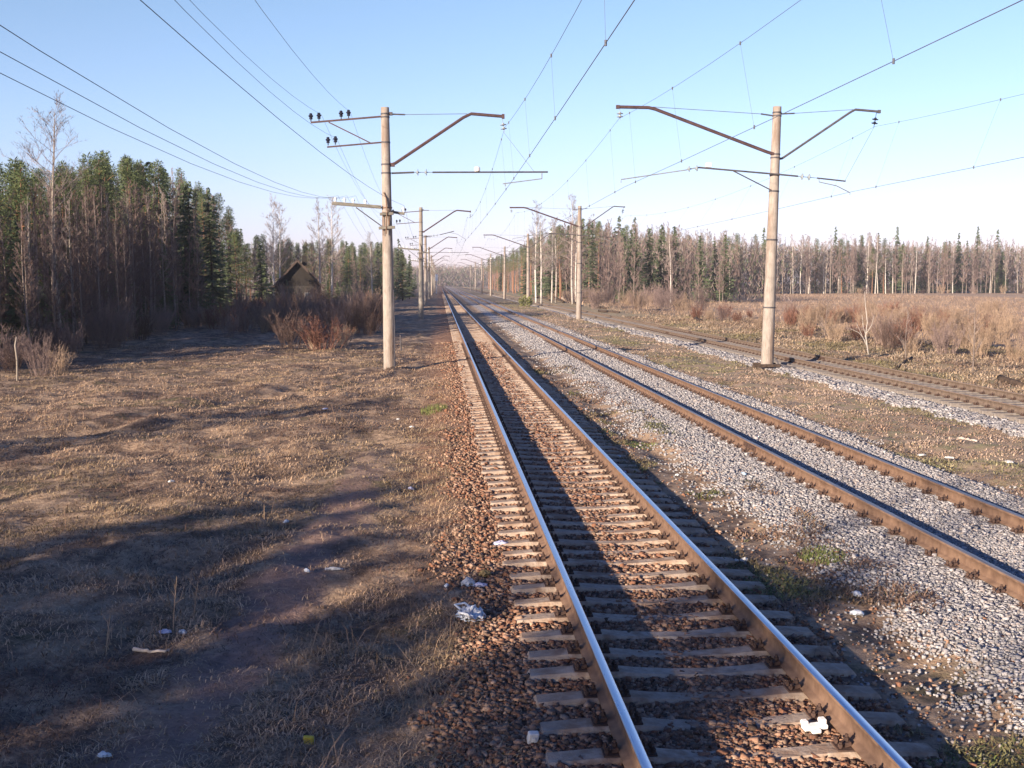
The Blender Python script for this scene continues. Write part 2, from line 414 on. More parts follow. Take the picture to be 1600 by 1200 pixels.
ground = tag(link('ground', gme), 'brown spring ground of dead grass, dirt and ballast', None, None, 'structure')

# ------------------------------------------------------------------ loose stones and grass blades (stuff)
cube = np.array([(x, y, z) for x in (-1, 1) for y in (-1, 1) for z in (-1, 1)], float)
cf = np.array([(0, 1, 3, 2), (4, 6, 7, 5), (0, 4, 5, 1), (2, 3, 7, 6), (0, 2, 6, 4), (1, 5, 7, 3)])
def stones(P, size, palette, sink=.25):
    n = len(P)
    V = cube[None] * (1 + rng.uniform(-.45, .30, (n, 8, 3)))
    V *= rng.uniform(.55, 1.1, (n, 1, 3)) * np.array([1, 1, .8])
    # random rotation
    a = rng.uniform(0, 2 * np.pi, n); t = rng.uniform(-.6, .6, n); ca, sa, ct, st = np.cos(a), np.sin(a), np.cos(t), np.sin(t)
    Rm = np.zeros((n, 3, 3)); Rm[:, 0, 0] = ca; Rm[:, 0, 1] = -sa * ct; Rm[:, 0, 2] = sa * st
    Rm[:, 1, 0] = sa; Rm[:, 1, 1] = ca * ct; Rm[:, 1, 2] = -ca * st; Rm[:, 2, 1] = st; Rm[:, 2, 2] = ct
    V = np.einsum('nij,nkj->nki', Rm, V) * size[:, None, None] * .5
    V += P[:, None, :]; V[:, :, 2] += (size * (.5 - sink))[:, None]
    Fs = (cf[None] + (np.arange(n) * 8)[:, None, None]).reshape(-1, 4)
    pc = np.array(palette); k = rng.integers(0, len(pc), n)
    C = pc[k] * rng.uniform(.78, 1.18, (n, 1)); C = np.repeat(C, 8, 0)
    return V.reshape(-1, 3), Fs, C
def scatter(n, x0, x1, y0, y1, p=1.0):
    """more near the camera: density ~ Y^-p"""
    u = rng.random(n)
    if p == 1.0: y = y0 * (y1 / y0) ** u
    else: y = (y0 ** (1 - p) + u * (y1 ** (1 - p) - y0 ** (1 - p))) ** (1 / (1 - p))
    x = rng.uniform(x0, x1, n)
    return x, y
def keepframe(x, y, m=60):
    # keep only points the camera (or a step aside) can see
    cy, sy = math.cos(YAW), math.sin(YAW)
    X = x * cy - y * sy; D = x * sy + y * cy
    return (np.abs(X) < D * (800 + m) / FPX + 1.2) & (D > 6.0)
brown_p = [(.24, .135, .09), (.33, .20, .14), (.18, .09, .06), (.38, .255, .185), (.24, .115, .07), (.12, .08, .06), (.28, .18, .13)]
grey_p = [(.34, .33, .34), (.28, .27, .285), (.40, .385, .395), (.22, .215, .225), (.34, .30, .29), (.30, .29, .31)]
def bed(n, x0, x1, y0, y1, s0, s1, pal, name, label, wob, p=1.0):
    x, y = scatter(n, x0 - .5 * wob, x1 + .5 * wob, y0, y1, p)
    k = keepframe(x, y)
    e = (fbm(x * .9, y * .9, 3) - .5) * wob + (fbm(x * 3, y * 3, 13) - .5) * wob * .6
    edge = np.minimum(x + e - x0 - wob * .2, x1 - x - e * .6 - wob * .15)
    k &= edge > rng.uniform(-.25, .45, n) * wob
    x, y = x[k], y[k]
    s = rng.uniform(s0, s1, len(x)) * (1 + .018 * np.clip(y - 8, 0, 60)) * np.where(rng.random(len(x)) < .06, 1.5, 1)
    P = np.stack([x, y, gz(x, y)], 1)
    V, Fs, C = stones(P, s, pal)
    o = link(name, mesh_np(name, V, Fs, [M['stone']], colr=C)); tag(o, label, None, None, 'stuff'); return o
bed(95000, .1, 3.4, 6.4, 62, .020, .044, brown_p, 'ballast', 'rusty brown crushed stones around the nearest track', 1.1, 1.7)
bed(230000, 4.2, 8.85, 7.2, 95, .016, .037, grey_p, 'gravel', 'pale grey crushed gravel around the middle track', 1.6, 1.5)
bed(34000, 12.4, 13.6, 24, 120, .03, .06, grey_p, 'gravel', 'pale grey gravel along the farthest track', .4, 1.2)
bed(5000, 3.1, 5.0, 6.6, 34, .010, .032, brown_p + grey_p, 'mixed_stones', 'mixed brown and grey stones between the first two tracks', .6, 1.4)

def blades(P, h, wd, lean, pal, w8, name, label, flat=0.2):
    n = len(P); a = rng.uniform(0, 2 * np.pi, n)
    d = np.stack([np.cos(a), np.sin(a)], 1); l = rng.uniform(lean[0], lean[1], n) * h
    sd = np.stack([-d[:, 1], d[:, 0]], 1) * (wd * .5)[:, None]
    V = np.zeros((n, 5, 3))
    V[:, 0, :2] = P[:, :2] - sd; V[:, 1, :2] = P[:, :2] + sd; V[:, 0:2, 2] = P[:, None, 2] - .01
    mid = P[:, :2] + d * (l * .35)[:, None]
    V[:, 2, :2] = mid + sd * .8; V[:, 3, :2] = mid - sd * .8; V[:, 2:4, 2] = (P[:, 2] + h * .62)[:, None]
    V[:, 4, :2] = P[:, :2] + d * l[:, None]; V[:, 4, 2] = P[:, 2] + h * rng.uniform(flat, 1.0, n)
    b0 = np.arange(n) * 5
    Q = np.stack([b0, b0 + 1, b0 + 2, b0 + 3], 1); T = np.stack([b0 + 3, b0 + 2, b0 + 4], 1)
    pc = np.array(pal); C = np.einsum('nk,kc->nc', w8, pc) * rng.uniform(.6, 1.3, (n, 1))
    o = link(name, mesh_np(name, V.reshape(-1, 3), [Q, T], [M['grass']], colr=np.repeat(C, 5, 0)))
    tag(o, label, None, None, 'stuff'); return o
gp = [(.52, .365, .25), (.17, .11, .088), (.14, .14, .055)]
def grass(n, x0, x1, y0, y1, h0, h1, name, label, cover, green=0., p=1.3, w0=.006, pal=gp):
    x, y = scatter(n, x0, x1, y0, y1, p)
    k = keepframe(x, y) & cover(x, y)
    x, y = x[k], y[k]; n = len(x)
    c1 = fbm(x * .55, y * .55, 71); c2 = fbm(x * 1.7, y * 1.7, 77); c3 = fbm(x * .3, y * .3, 91)
    straw = sstep(.43, .57, c1 * .6 + c2 * .4 + .015); gr = np.clip(sstep(.50, .66, c3) * .7 * green + (rng.random(n) < .03) * .6, 0, 1)
    W = np.stack([straw * (1 - gr), (1 - straw) * (1 - gr), gr], 1)
    tall = .55 + .9 * sstep(.35, .7, c2)
    h = rng.uniform(h0, h1, n) * tall * (1 + .012 * y)
    blades(np.stack([x, y, gz(x, y)], 1), h, rng.uniform(w0, w0 * 2.2, n) * (1 + .05 * np.minimum(y, 60)), (.8, 3.4), pal, W, name, label)
def pathc(y): t = y - 7.0; return -2.15 + .115 * t - .004 * t * t
def stalks(n, name, label):
    x, y = scatter(n, -11, .3, 6.4, 30, 1.5); k = keepframe(x, y) & (np.abs(x - pathc(y)) > .3 * rng.random(n)); x, y = x[k], y[k]; n = len(x)
    W = rng.dirichlet((.5, .7, .3), n); h = rng.uniform(.010, .030, n)
    blades(np.stack([x, y, gz(x, y) + .012], 1), h, rng.uniform(.002, .0045, n) * (1 + .03 * y), (5, 15), [(.58, .43, .30), (.22, .14, .105), (.42, .27, .16)], W, name, label, flat=.1)
stalks(26000, 'flattened_stalks', 'flattened dead stalks lying over the left field')
def cov_left(x, y):
    e = (fbm(x * .9, y * .9, 3) - .5) * .8
    pth = np.abs(x - pathc(y) + (fbm(x * 1.2, y * 1.2, 55) - .5) * 1.0)
    return (x + e * 1.6 < .05 + .7 * rng.random(len(x))) & ((pth > .38) | (y > 22) | (rng.random(len(x)) < .25)) & (fbm(x * 1.3, y * 1.3, 61) + rng.random(len(x)) * .35 > .46)
grass(360000, -16, .5, 6.4, 62, .012, .048, 'dead_grass', 'matted dead grass over the left field', cov_left, .45, p=1.45, w0=.0034)
grass(17000, -13, .1, 6.4, 40, .06, .20, 'dry_weeds', 'thin dry weed stalks standing in the left field', lambda x, y: (fbm(x * .8, y * .8, 101) > .56) & (np.abs(x - pathc(y)) > .6), .2, w0=.003,
      pal=[(.36, .24, .16), (.20, .12, .09), (.14, .12, .06)])
grass(90000, 8.5, 12.9, 12, 190, .015, .045, 'short_grass', 'short greenish grass between the middle and far tracks', lambda x, y: fbm(x * 1.1, y * 1.1, 67) + rng.random(len(x)) * .3 > .55, 1.0,
      pal=[(.52, .39, .30), (.36, .25, .19), (.20, .215, .09)])
grass(60000, 16.8, 28, 30, 110, .03, .10, 'verge_grass', 'yellowish dead grass on the verge beyond the farthest track', lambda x, y: x > 0, .9,
      pal=[(.54, .41, .29), (.34, .24, .18), (.21, .20, .09)])
grass(34000, 3.2, 5.0, 6.8, 44, .015, .055, 'sparse_grass', 'sparse weeds between the first two tracks', lambda x, y: fbm(x * 1.2, y * .7, 121) > .52, 1.0,
      pal=[(.33, .22, .16), (.20, .13, .10), (.13, .17, .05)])
grass(110000, 20, 115, 60, 290, .05, .16, 'field_grass', 'tall tan dead grass over the open field on the right', lambda x, y: x > 20, .1, p=1.0, w0=.004,
      pal=[(.60, .43, .30), (.42, .28, .20), (.24, .2, .11)])

# ------------------------------------------------------------------ tracks
def rail_mesh(name, mt, y0, y1, seg=3.0, side=None):
    prof = [(-.075, -.175), (.075, -.175), (.075, -.163), (.022, -.150), (.009, -.135), (.009, -.045), (.030, -.036), (.035, -.030),
            (.035, -.008), (.028, -.001), (0, .0), (-.028, -.001), (-.035, -.008), (-.035, -.030), (-.030, -.036), (-.009, -.045), (-.009, -.135), (-.022, -.150), (-.075, -.163)]
    n = len(prof); yy = np.arange(y0, y1 + .01, seg); V = []
    for y in yy: V += [(x, y, z) for x, z in prof]
    Fq = []; mi = []
    for i in range(len(yy) - 1):
        for k in range(n):
            a = i * n + k; c = i * n + (k + 1) % n
            Fq.append((c, a, a + n, c + n)); mi.append(1 if k in (8, 9, 10, 11) else 0)
    return mesh_np(name, np.array(V), np.array(Fq), [side or M['rust'], mt], mi=mi)
def sleeper_mesh(mat):
    mb = MB(); X = [-1.35, -1.32, -1.0, -.62, -.45, -.15, .15, .45, .62, 1.0, 1.32, 1.35]
    top = [-.235, -.20, -.178, -.178, -.194, -.212, -.212, -.194, -.178, -.178, -.20, -.235]
    vs = []
    for x, t in zip(X, top):
        wt, wb = (.085, .14) if abs(x) > .5 else (.075, .12)
        vs += [(x, -wb, -.36), (x, -wt - .02, t - .02), (x, -wt, t), (x, wt, t), (x, wt + .02, t - .02), (x, wb, -.36)]
    fs = []
    for i in range(len(X) - 1):
        for k in range(5): a = i * 6 + k; fs.append((a, a + 6, a + 7, a + 1))
    fs.append((0, 1, 2, 3, 4, 5)); e = (len(X) - 1) * 6; fs.append((e + 5, e + 4, e + 3, e + 2, e + 1, e))
    mb.add(vs, fs); return mb.me('sleeper', mat)
def wood_sleeper_mesh(mat):
    mb = MB(); mb.box((0, 0, -.26), (2.75, .25, .165), bev=.02); return mb.me('sleeper', mat)
def fastening_mesh(mat):
    mb = MB(); mb.box((0, 0, -.172), (.36, .15, .012))
    for s in (-1, 1):
        mb.box((s * .10, 0, -.15), (.055, .07, .03), Matrix.Rotation(s * .25, 3, 'Y'), bev=.004)
        mb.lathe((s * .10, 0, -.17), [(.011, 0), (.011, .085)], 6)
        mb.lathe((s * .10, 0, -.128), [(.020, 0), (.020, .022)], 6)
        mb.lathe((s * .155, .045, -.17), [(.011, 0), (.011, .05)], 6); mb.lathe((s * .155, .045, -.155), [(.019, 0), (.019, .02)], 6)
        mb.lathe((s * .155, -.045, -.17), [(.011, 0), (.011, .05)], 6); mb.lathe((s * .155, -.045, -.155), [(.019, 0), (.019, .02)], 6)
    return mb.me('rail_fastening', mat)
def track(cx, zt, label, top, smesh, pitch, y_first, fast, Yend=900, rx=.795, group=None, side=None):
    t = tag(empty('railway_track', (cx, 0, zt)), label, 'railway track', 'parallel railway tracks')
    rm = rail_mesh('rail', top, 2.0, Yend, side=side)
    for s in (-1, 1): r_ = link('rail', rm, t, (s * rx, 0, 0))
    for s in (-1, 1):
        for jy in (21.3, 46.3, 71.3):
            mb = MB()
            for q in (-1, 1):
                mb.box((s * rx + q * .024, jy + .3 * s, -.09), (.022, .78, .085), bev=.005)
                for bq in (-.3, -.11, .11, .3): mb.lathe((s * rx + q * .03, jy + .3 * s + bq, -.09), [(.018, 0), (.018, .03)], 6, Vector((q, 0, 0)))
            mb.build('fishplate', M['rust_dk'], t)
    y = y_first; k = 0; far_mb = []
    while y < 330:
        dy = random.uniform(-.03, .03); rz = random.uniform(-.012, .012); dz = random.uniform(-.012, .002)
        if k < 100:
            s_ = link('sleeper', smesh, t, (random.uniform(-.03, .03), y + dy, dz)); s_.rotation_euler = (0, 0, rz)
            if k < 100:
                for q in (-1, 1): f_ = link('rail_fastening', fast, s_, (q * rx - s_.location.x, 0, .0))
        else: far_mb.append((y + dy, rz, dz))
        y += pitch; k += 1
    co = np.array([v.co for v in smesh.vertices]); fc = [list(p.vertices) for p in smesh.polygons]
    V = []; Fl = []
    for (yy, rz, dz) in far_mb:
        b0 = len(V); V += [(c[0], c[1] + yy, c[2] + dz) for c in co]; Fl += [[i + b0 for i in f] for f in fc]
    me = bpy.data.meshes.new('far_sleepers'); me.from_pydata(V, [], Fl); me.materials.append(smesh.materials[0])
    o = link('far_sleepers', me, t); o["kind"] = "stuff"
    return t
fast1 = fastening_mesh(M['rust_dk'])
sm1 = sleeper_mesh(M['sleeper']); sm2 = sleeper_mesh(M['sleeper_grey']); sm3 = wood_sleeper_mesh(M['sleeper_grey'])
track(2.05, 0, 'nearest track with shiny blue railheads, concrete sleepers and rusty brown ballast', M['railtop'], sm1, .532, 6.4, fast1)
track(6.58, 0, 'middle track with dull rusty rails and sleepers buried in pale grey gravel', M['railtop_dull'], sm2, .545, 7.9, fast1)
track(14.95, -.05, 'farthest track, weathered rusty rails raised on dark grey sleepers', M['railtop_rust'], sm3, .60, 22, fast1, side=M['rust_old'])

# ------------------------------------------------------------------ masts
def disc_ins(mb, c, ax, n=2, sp_=.13, r=.13):
    ax = Vector(ax).normalized(); c = Vector(c)
    for i in range(n):
        mb.lathe(c + ax * (sp_ * i), [(.02, -.05), (.045, -.045), (.05, -.01), (r, .012), (r * .92, .03), (.03, .04), (.02, .07)], 12, ax)
def strings(parent, p0, p1, mat):
    mb = MB(); p0, p1 = Vector(p0), Vector(p1); mb.tube([p0, p1], .012, 5)
    d = p1 - p0; disc_ins(mb, p0 + d * .42, d, 2, d.length * .26, .125)
    return mb.build('insulator_string', mat, parent)
def shaft(parent, h, r0, r1, lean, mat):
    mb = MB(); n = 14; prof = [(r0 + (r1 - r0) * i / n, h * i / n) for i in range(n + 1)]
    mb.lathe((0, 0, -.4), [(r0, 0), (r0, .4)], 20)
    mb.lathe((0, 0, 0), prof, 20)
    o = mb.build('shaft', mat, parent, smooth=False); return o
def bands(parent, zs, r0, r1, h):
    mb = MB()
    for z in zs:
        r = r0 + (r1 - r0) * z / h + .012; mb.lathe((0, 0, z - .03), [(r, 0), (r, .06)], 18)
    return mb.build('clamp_band', M['steel_dk'], parent)
def pin_ins(mb, c, s=1.0, m=0):
    mb.lathe(c, [(.018 * s, -.08 * s), (.018 * s, 0), (.055 * s, .0), (.06 * s, .05 * s), (.045 * s, .07 * s), (.078 * s, .09 * s), (.085 * s, .13 * s), (.05 * s, .15 * s), (.055 * s, .19 * s), (.03 * s, .21 * s)], 10, m=m)

def left_mast(variant, tall, label, full=True):
    t = empty('catenary_mast'); H, r0, r1 = 10.0, .235, .155
    shaft(t, H, r0, r1, 0, M['concrete'] if tall else M['concrete_grey'])
    bands(t, (9.63, 8.67, 7.83, 7.50, 9.75), r0, r1, H)
    # left line brackets
    mb = MB(); mb.tube([(-.1, 0, 9.66), (-2.79, 0, 9.43)], .045, 4); mb.tube([(-2.12, 0, 9.44), (-.5, 0, 8.62)], .03, 4)
    mb.tube([(-.1, 0, 8.68), (-2.2, 0, 8.50)], .04, 4); mb.build('feeder_bracket', M['arm'], t)
    pts = [(-2.78, 9.47), (-2.48, 9.49), (-1.65, 9.57), (-1.37, 9.60), (-2.16, 8.57), (-1.88, 8.60)]
    for x, z in pts:
        mb = MB(); pin_ins(mb, (x, 0, z + .08), 1.1); mb.build('pin_insulator', M['porc_dk'], t)
    # cantilever
    mb = MB(); mb.tube([(.15, 0, 7.80), (.35, 0, 7.88), (2.95, 0, 9.62), (3.25, 0, 9.76), (4.45, 0, 9.66)], .06, 6)
    mb.box((4.46, 0, 9.66), (.10, .16, .17)); mb.box((.25, 0, 7.82), (.16, .14, .14)); mb.build('cantilever_arm', M['arm'], t)
    mb = MB(); mb.tube([(.1, 0, 9.75), (.75, 0, 9.73)], .032, 5); mb.box((.2, 0, 9.76), (.16, .12, .12)); mb.tube([(.75, 0, 9.73), (3.1, 0, 9.76)], .013, 4); mb.build('stay_rod', M['steel_dk'], t)
    strings(t, (4.42, 0, 9.60), (4.50, 0, 9.02), M['glass'])
    if variant == 0:
        mb = MB(); mb.tube([(.2, 0, 7.50), (1.05, 0, 7.53)], .038, 5); mb.tube([(1.75, 0, 7.53), (6.15, 0, 7.53)], .034, 5)
        mb.tube([(1.0, 0, 7.53), (1.8, 0, 7.53)], .014, 4)
        mb.build('fixing_strut', M['steel_dk'], t)
        mb = MB(); disc_ins(mb, (1.18, 0, 7.53), (1, 0, 0), 2, .32, .13); mb.build('strut_insulator', M['glass'], t)
        mb = MB(); mb.tube([(5.92, 0, 7.56), (5.92, 0, 7.26)], .02, 5); mb.tube([(5.92, 0, 7.27), (4.42, 0, 7.08)], .02, 5); mb.tube([(4.5, 0, 7.10), (4.52, 0, 6.98)], .018, 5); mb.build('steady_arm', M['galv'], t)
        mb = MB(); mb.tube([(4.50, 0, 9.02), (5.62, 0, 7.55)], .008, 4); mb.build('support_wire', M['wire'], t)
        mb = MB(); mb.lathe((3.45, 0, 7.56), [(.10, 0), (.115, .05), (.11, .16), (.05, .18)], 12); mb.build('strut_cap', M['porc_w'], t)
    else:
        mb = MB(); mb.tube([(.2, 0, 7.42), (1.0, 0, 7.45)], .038, 5); mb.tube([(1.7, 0, 7.56), (3.0, 0, 7.9)], .034, 5); mb.tube([(1.0, 0, 7.45), (1.7, 0, 7.56)], .014, 4); mb.build('fixing_strut', M['steel_dk'], t)
        mb = MB(); disc_ins(mb, (1.15, 0, 7.48), (1, 0, .15), 2, .3, .13); mb.build('strut_insulator', M['glass'], t)
        mb = MB(); mb.tube([(2.6, 0, 7.78), (3.3, 0, 7.62), (4.0, 0, 7.2), (4.05, 0, 7.0)], .02, 5); mb.build('steady_arm', M['galv'], t)
    # telephone cross-arm
    mb = MB(); rt = Matrix.Rotation(math.atan2(.16, 1.85), 3, 'Y')
    mb.box((-1.12, -.16, 6.27), (1.85, .10, .13), rt, bev=.01); mb.build('timber_crossarm', M['timber'], t)
    mb = MB(); mb.box((.36, .18, 6.0), (.62, .09, .10), Matrix.Rotation(.16, 3, 'Y'), bev=.01); mb.build('timber_crossarm', M['timber'], t)
    mb = MB(); mb.tube([(-1.15, -.16, 6.18), (-.2, -.12, 5.46)], .028, 4); mb.build('crossarm_brace', M['steel_dk'], t)
    for z in (5.93, 5.40):
        mb = MB(); mb.box((.0, -.24, z), (.52 if z > 5.5 else .62, .10, .11), Matrix.Rotation(-.05, 3, 'Y'), bev=.01); mb.build('timber_block', M['timber'], t)
    mb = MB(); mb.tube([(-.10, -.22, 6.75), (-.02, -.235, 6.55), (0, -.25, 6.25), (.02, -.32, 6.0), (-.02, -.30, 5.6), (-.03, -.30, 5.15)], .022, 5)
    mb.tube([(.09, -.22, 6.1), (.08, -.26, 5.5)], .03, 5); mb.tube([(-.14, -.22, 6.0), (-.15, -.25, 5.1)], .018, 5)
    for z in (6.15, 5.95, 5.38): mb.lathe((0, 0, z), [(.21, 0), (.21, .05)], 14)
    mb.build('rusty_strap', M['rust'], t)
    for x, z in ((-1.92, 6.42), (-1.58, 6.40), (-1.25, 6.37), (-.8, 6.33)):
        mb = MB(); pin_ins(mb, (x, -.16, z), .75); mb.build('pin_insulator', M['porc_w'], t)
    mb = MB(); pin_ins(mb, (.62, .18, 6.05), .75); mb.build('pin_insulator', M['porc_w'], t)
    tag(t, label, 'mast', 'concrete overhead line masts in the left row'); return t
def right_mast(label):
    t = empty('catenary_mast'); H, r0, r1 = 9.95, .245, .16
    shaft(t, H, r0, r1, 0, M['concrete'])
    bands(t, (9.60, 9.72, 8.15, 8.02, 7.38, 6.75, 2.3, 4.9), r0, r1, H)
    mb = MB(); mb.tube([(-.1, -.12, 8.15), (-.35, -.1, 8.22), (-4.7, 0, 9.72), (-4.95, 0, 9.77), (-6.15, 0, 9.76)], .062, 6)
    mb.box((-6.13, 0, 9.76), (.12, .14, .13)); mb.build('long_cantilever_arm', M['arm'], t)
    mb = MB(); mb.tube([(.1, .1, 7.98), (.3, .1, 8.02), (2.85, 0, 9.82), (3.05, 0, 9.93), (3.98, 0, 9.88)], .045, 6); mb.box((3.98, 0, 9.88), (.1, .12, .12)); mb.build('short_cantilever_arm', M['steel_dk'], t)
    mb = MB(); mb.tube([(-.1, 0, 9.60), (-.62, 0, 9.66)], .03, 5); mb.tube([(-.62, 0, 9.66), (-4.8, 0, 9.80)], .013, 4)
    mb.tube([(.1, 0, 9.68), (.68, 0, 9.72)], .03, 5); mb.tube([(.68, 0, 9.72), (3.0, 0, 9.93)], .013, 4); mb.build('stay_rod', M['steel_dk'], t)
    strings(t, (-6.05, 0, 9.72), (-6.03, 0, 9.27), M['glass']); strings(t, (3.88, 0, 9.84), (3.80, 0, 9.27), M['porc_dk'])
    mb = MB(); mb.tube([(-3.0, -.2, 7.56), (0, -.25, 7.38), (.85, -.2, 7.33)], .034, 5); mb.tube([(1.6, -.2, 7.28), (2.75, -.1, 7.20)], .03, 5); mb.tube([(.8, -.2, 7.33), (1.6, -.2, 7.28)], .014, 4)
    mb.tube([(-1.65, -.2, 7.46), (-.15, -.15, 6.78)], .025, 5); mb.build('fixing_strut', M['steel_dk'], t)
    mb = MB(); disc_ins(mb, (-3.38, -.18, 7.50), (1, 0, .08), 2, .30, .12); mb.build('strut_insulator', M['glass'], t)
    mb = MB(); disc_ins(mb, (1.0, -.2, 7.32), (1, 0, -.05), 2, .27, .13); mb.build('strut_insulator', M['glass'], t)
    mb = MB(); mb.tube([(-3.0, -.18, 7.57), (-3.5, -.18, 7.45), (-5.92, 0, 7.05), (-5.93, 0, 6.93)], .022, 5); mb.build('long_steady_arm', M['galv'], t)
    mb = MB(); mb.tube([(1.68, -.18, 7.30), (1.69, -.18, 7.14), (2.4, -.1, 7.02), (2.98, 0, 6.78), (2.98, 0, 6.70)], .020, 5); mb.build('short_steady_arm', M['galv'], t)
    mb = MB(); mb.tube([(3.80, 0, 9.27), (2.73, -.1, 7.22)], .008, 4); mb.build('support_wire', M['wire'], t)
    mb = MB(); mb.box((-2.62, -.2, 7.66), (.24, .14, .16), bev=.02); mb.build('strut_cap', M['porc_w'], t)
    tag(t, label, 'mast', 'concrete overhead line masts between the middle and far tracks'); return t
def copy_tree(o, parent=None):
    c = o.copy(); col.objects.link(c); c.parent = parent
    for ch in list(o.children): copy_tree(ch, c)
    return c
ordl = ['', 'second', 'third', 'fourth', 'fifth', 'sixth', 'seventh', 'eighth']
LX, LY, LS = -1.93, 44.4, 61.0
RX, RY, RS = 12.70, 44.0, 59.0
m0 = left_mast(0, True, 'nearest concrete mast left of the tracks, rusty strapped timber crossarm halfway up')
m0.location = (LX, LY, -.26); m0.rotation_euler = (0, R(-.5), 0); m0.scale = (1, 1, .98)
m1 = left_mast(1, False, 'second grey concrete mast in the left row, short tilted strut')
m1.location = (LX + .25, LY + LS - .5, -.3); m1.rotation_euler = (0, R(.2), 0)
for k in range(2, 8):
    c = copy_tree(m0 if k % 2 == 0 else m1); c.location = (LX + random.uniform(-.1, .1), LY + LS * k * .99, -.2 + .03 * k); c.rotation_euler = (0, R(random.uniform(-.6, .6)), 0)
    c["label"] = '%s concrete mast counting away along the left row' % ordl[k]
n0 = right_mast('nearest mast right of the tracks, tall stained concrete with arms over two tracks')
n0.location = (RX, RY, -.30); n0.rotation_euler = (0, R(1.15), 0)
for k in range(1, 8):
    c = copy_tree(n0); c.location = (RX - .35, RY + RS * k - 1.0, -.3 + .05 * k); c.rotation_euler = (0, R([0, .15, -.2, .3][k % 4]), 0)
    c["label"] = '%s double armed concrete mast counting away along the right row' % ordl[k]

# ------------------------------------------------------------------ overhead lines
def span_pts(a, b_, sag, n=14):
    a, b_ = Vector(a), Vector(b_); o = []
    for i in range(n + 1):
        t = i / n; p = a.lerp(b_, t); p.z -= sag * 4 * t * (1 - t); o.append(p)
    return o
def line(name, nodes, sag, r, mat=None, parent=None, n=14):
    pts = []
    for i in range(len(nodes) - 1):
        s_ = span_pts(nodes[i], nodes[i + 1], sag if not isinstance(sag, list) else sag[min(i, len(sag) - 1)], n)
        pts += s_ if i == 0 else s_[1:]
    mb = MB(); mb.tube(pts, r, 5); o = mb.build(name, mat or M['wire'], parent); return o
def overhead(label, base, sp_, cx0, cx1, cz, mx, mz, sagm, cxa, rc=.0078):
    t = tag(empty('overhead_line'), label, 'overhead line', 'overhead contact lines above the tracks')
    Ys = [base + sp_ * k for k in range(-1, 8)]
    cn = [(cx0 if k % 2 else cx1, y, cz) for k, y in enumerate(Ys)]
    mn = [(mx, y, mz) for y in Ys]
    cn[0] = (cxa, Ys[0], cz)
    line('contact_wire', cn, .12, rc, parent=t, n=6); line('messenger_wire', mn, sagm, rc * .72, parent=t, n=16)
    for i in range(0, 5):
        A, B = Vector(mn[i]), Vector(mn[i + 1]); C, D = Vector(cn[i]), Vector(cn[i + 1])
        fr = [.04, .17, .30, .435, .565, .70, .83, .96]
        mb = None
        for f_ in fr:
            p = A.lerp(B, f_); p.z -= sagm * 4 * f_ * (1 - f_); q = C.lerp(D, f_); q.z -= .12 * 4 * f_ * (1 - f_)
            if p.y < 6: continue
            mb = MB(); mb.tube([p, q], .0032, 4); mb.lathe(p, [(.02, -.04), (.02, .04)], 6); mb.lathe(q, [(.02, -.04), (.02, .05)], 6)
            mb.build('dropper', M['wire'], t)
    return t
overhead('wires above the nearest track, hanging from the left row of masts', LY, LS, 2.71, 2.3, 6.72, 2.51, 8.84, 1.0, 2.35)
overhead('wires above the middle track, passing behind the top of the near right mast', RY, RS, 7.05, 6.8, 6.59, 6.83, 9.16, .95, 7.5)
overhead('wires above the farthest track, rising to the right edge of the sky', RY, RS, 15.92, 15.3, 6.46, 16.72, 8.93, .95, 16.2)
Ys = [LY + LS * k for k in range(-1, 8)]
def feed(label, x, z, sag, r=.0048, xa=None, za=None, name='power_wire', group='feeder wires on the left masts', cat='power wire'):
    nodes = [(x, y, z) for y in Ys]
    nodes[0] = (xa if xa is not None else x, Ys[0], za if za is not None else z)
    o = line(name, nodes, sag, r); tag(o, label, cat, group); return o
feed('wire on the inner black insulator of the upper left bracket', -3.32, 9.36, 1.38)
feed('wire on the second outermost black insulator of the upper left bracket', -4.40, 9.25, 1.38)
feed('wire on the black insulators of the lower left bracket', -3.84, 8.38, 1.33)
feed('wire crossing down to the white insulator on the right stub of the timber crossarm', -1.33, 5.88, .85, xa=-4.0, za=6.9)
for lx, lb in ((-1.92, 'lowest of three thin telephone wires, on the outer end of the timber crossarm'), (-1.58, 'middle of three thin telephone wires at the left edge of the sky'),
               (-1.25, 'uppermost of three thin telephone wires at the left edge of the sky')):
    feed(lb, LX + lx + .03, 6.24, 1.48, .0036, name='telephone_wire', group='telephone wires on the timber crossarm', cat='telephone wire')

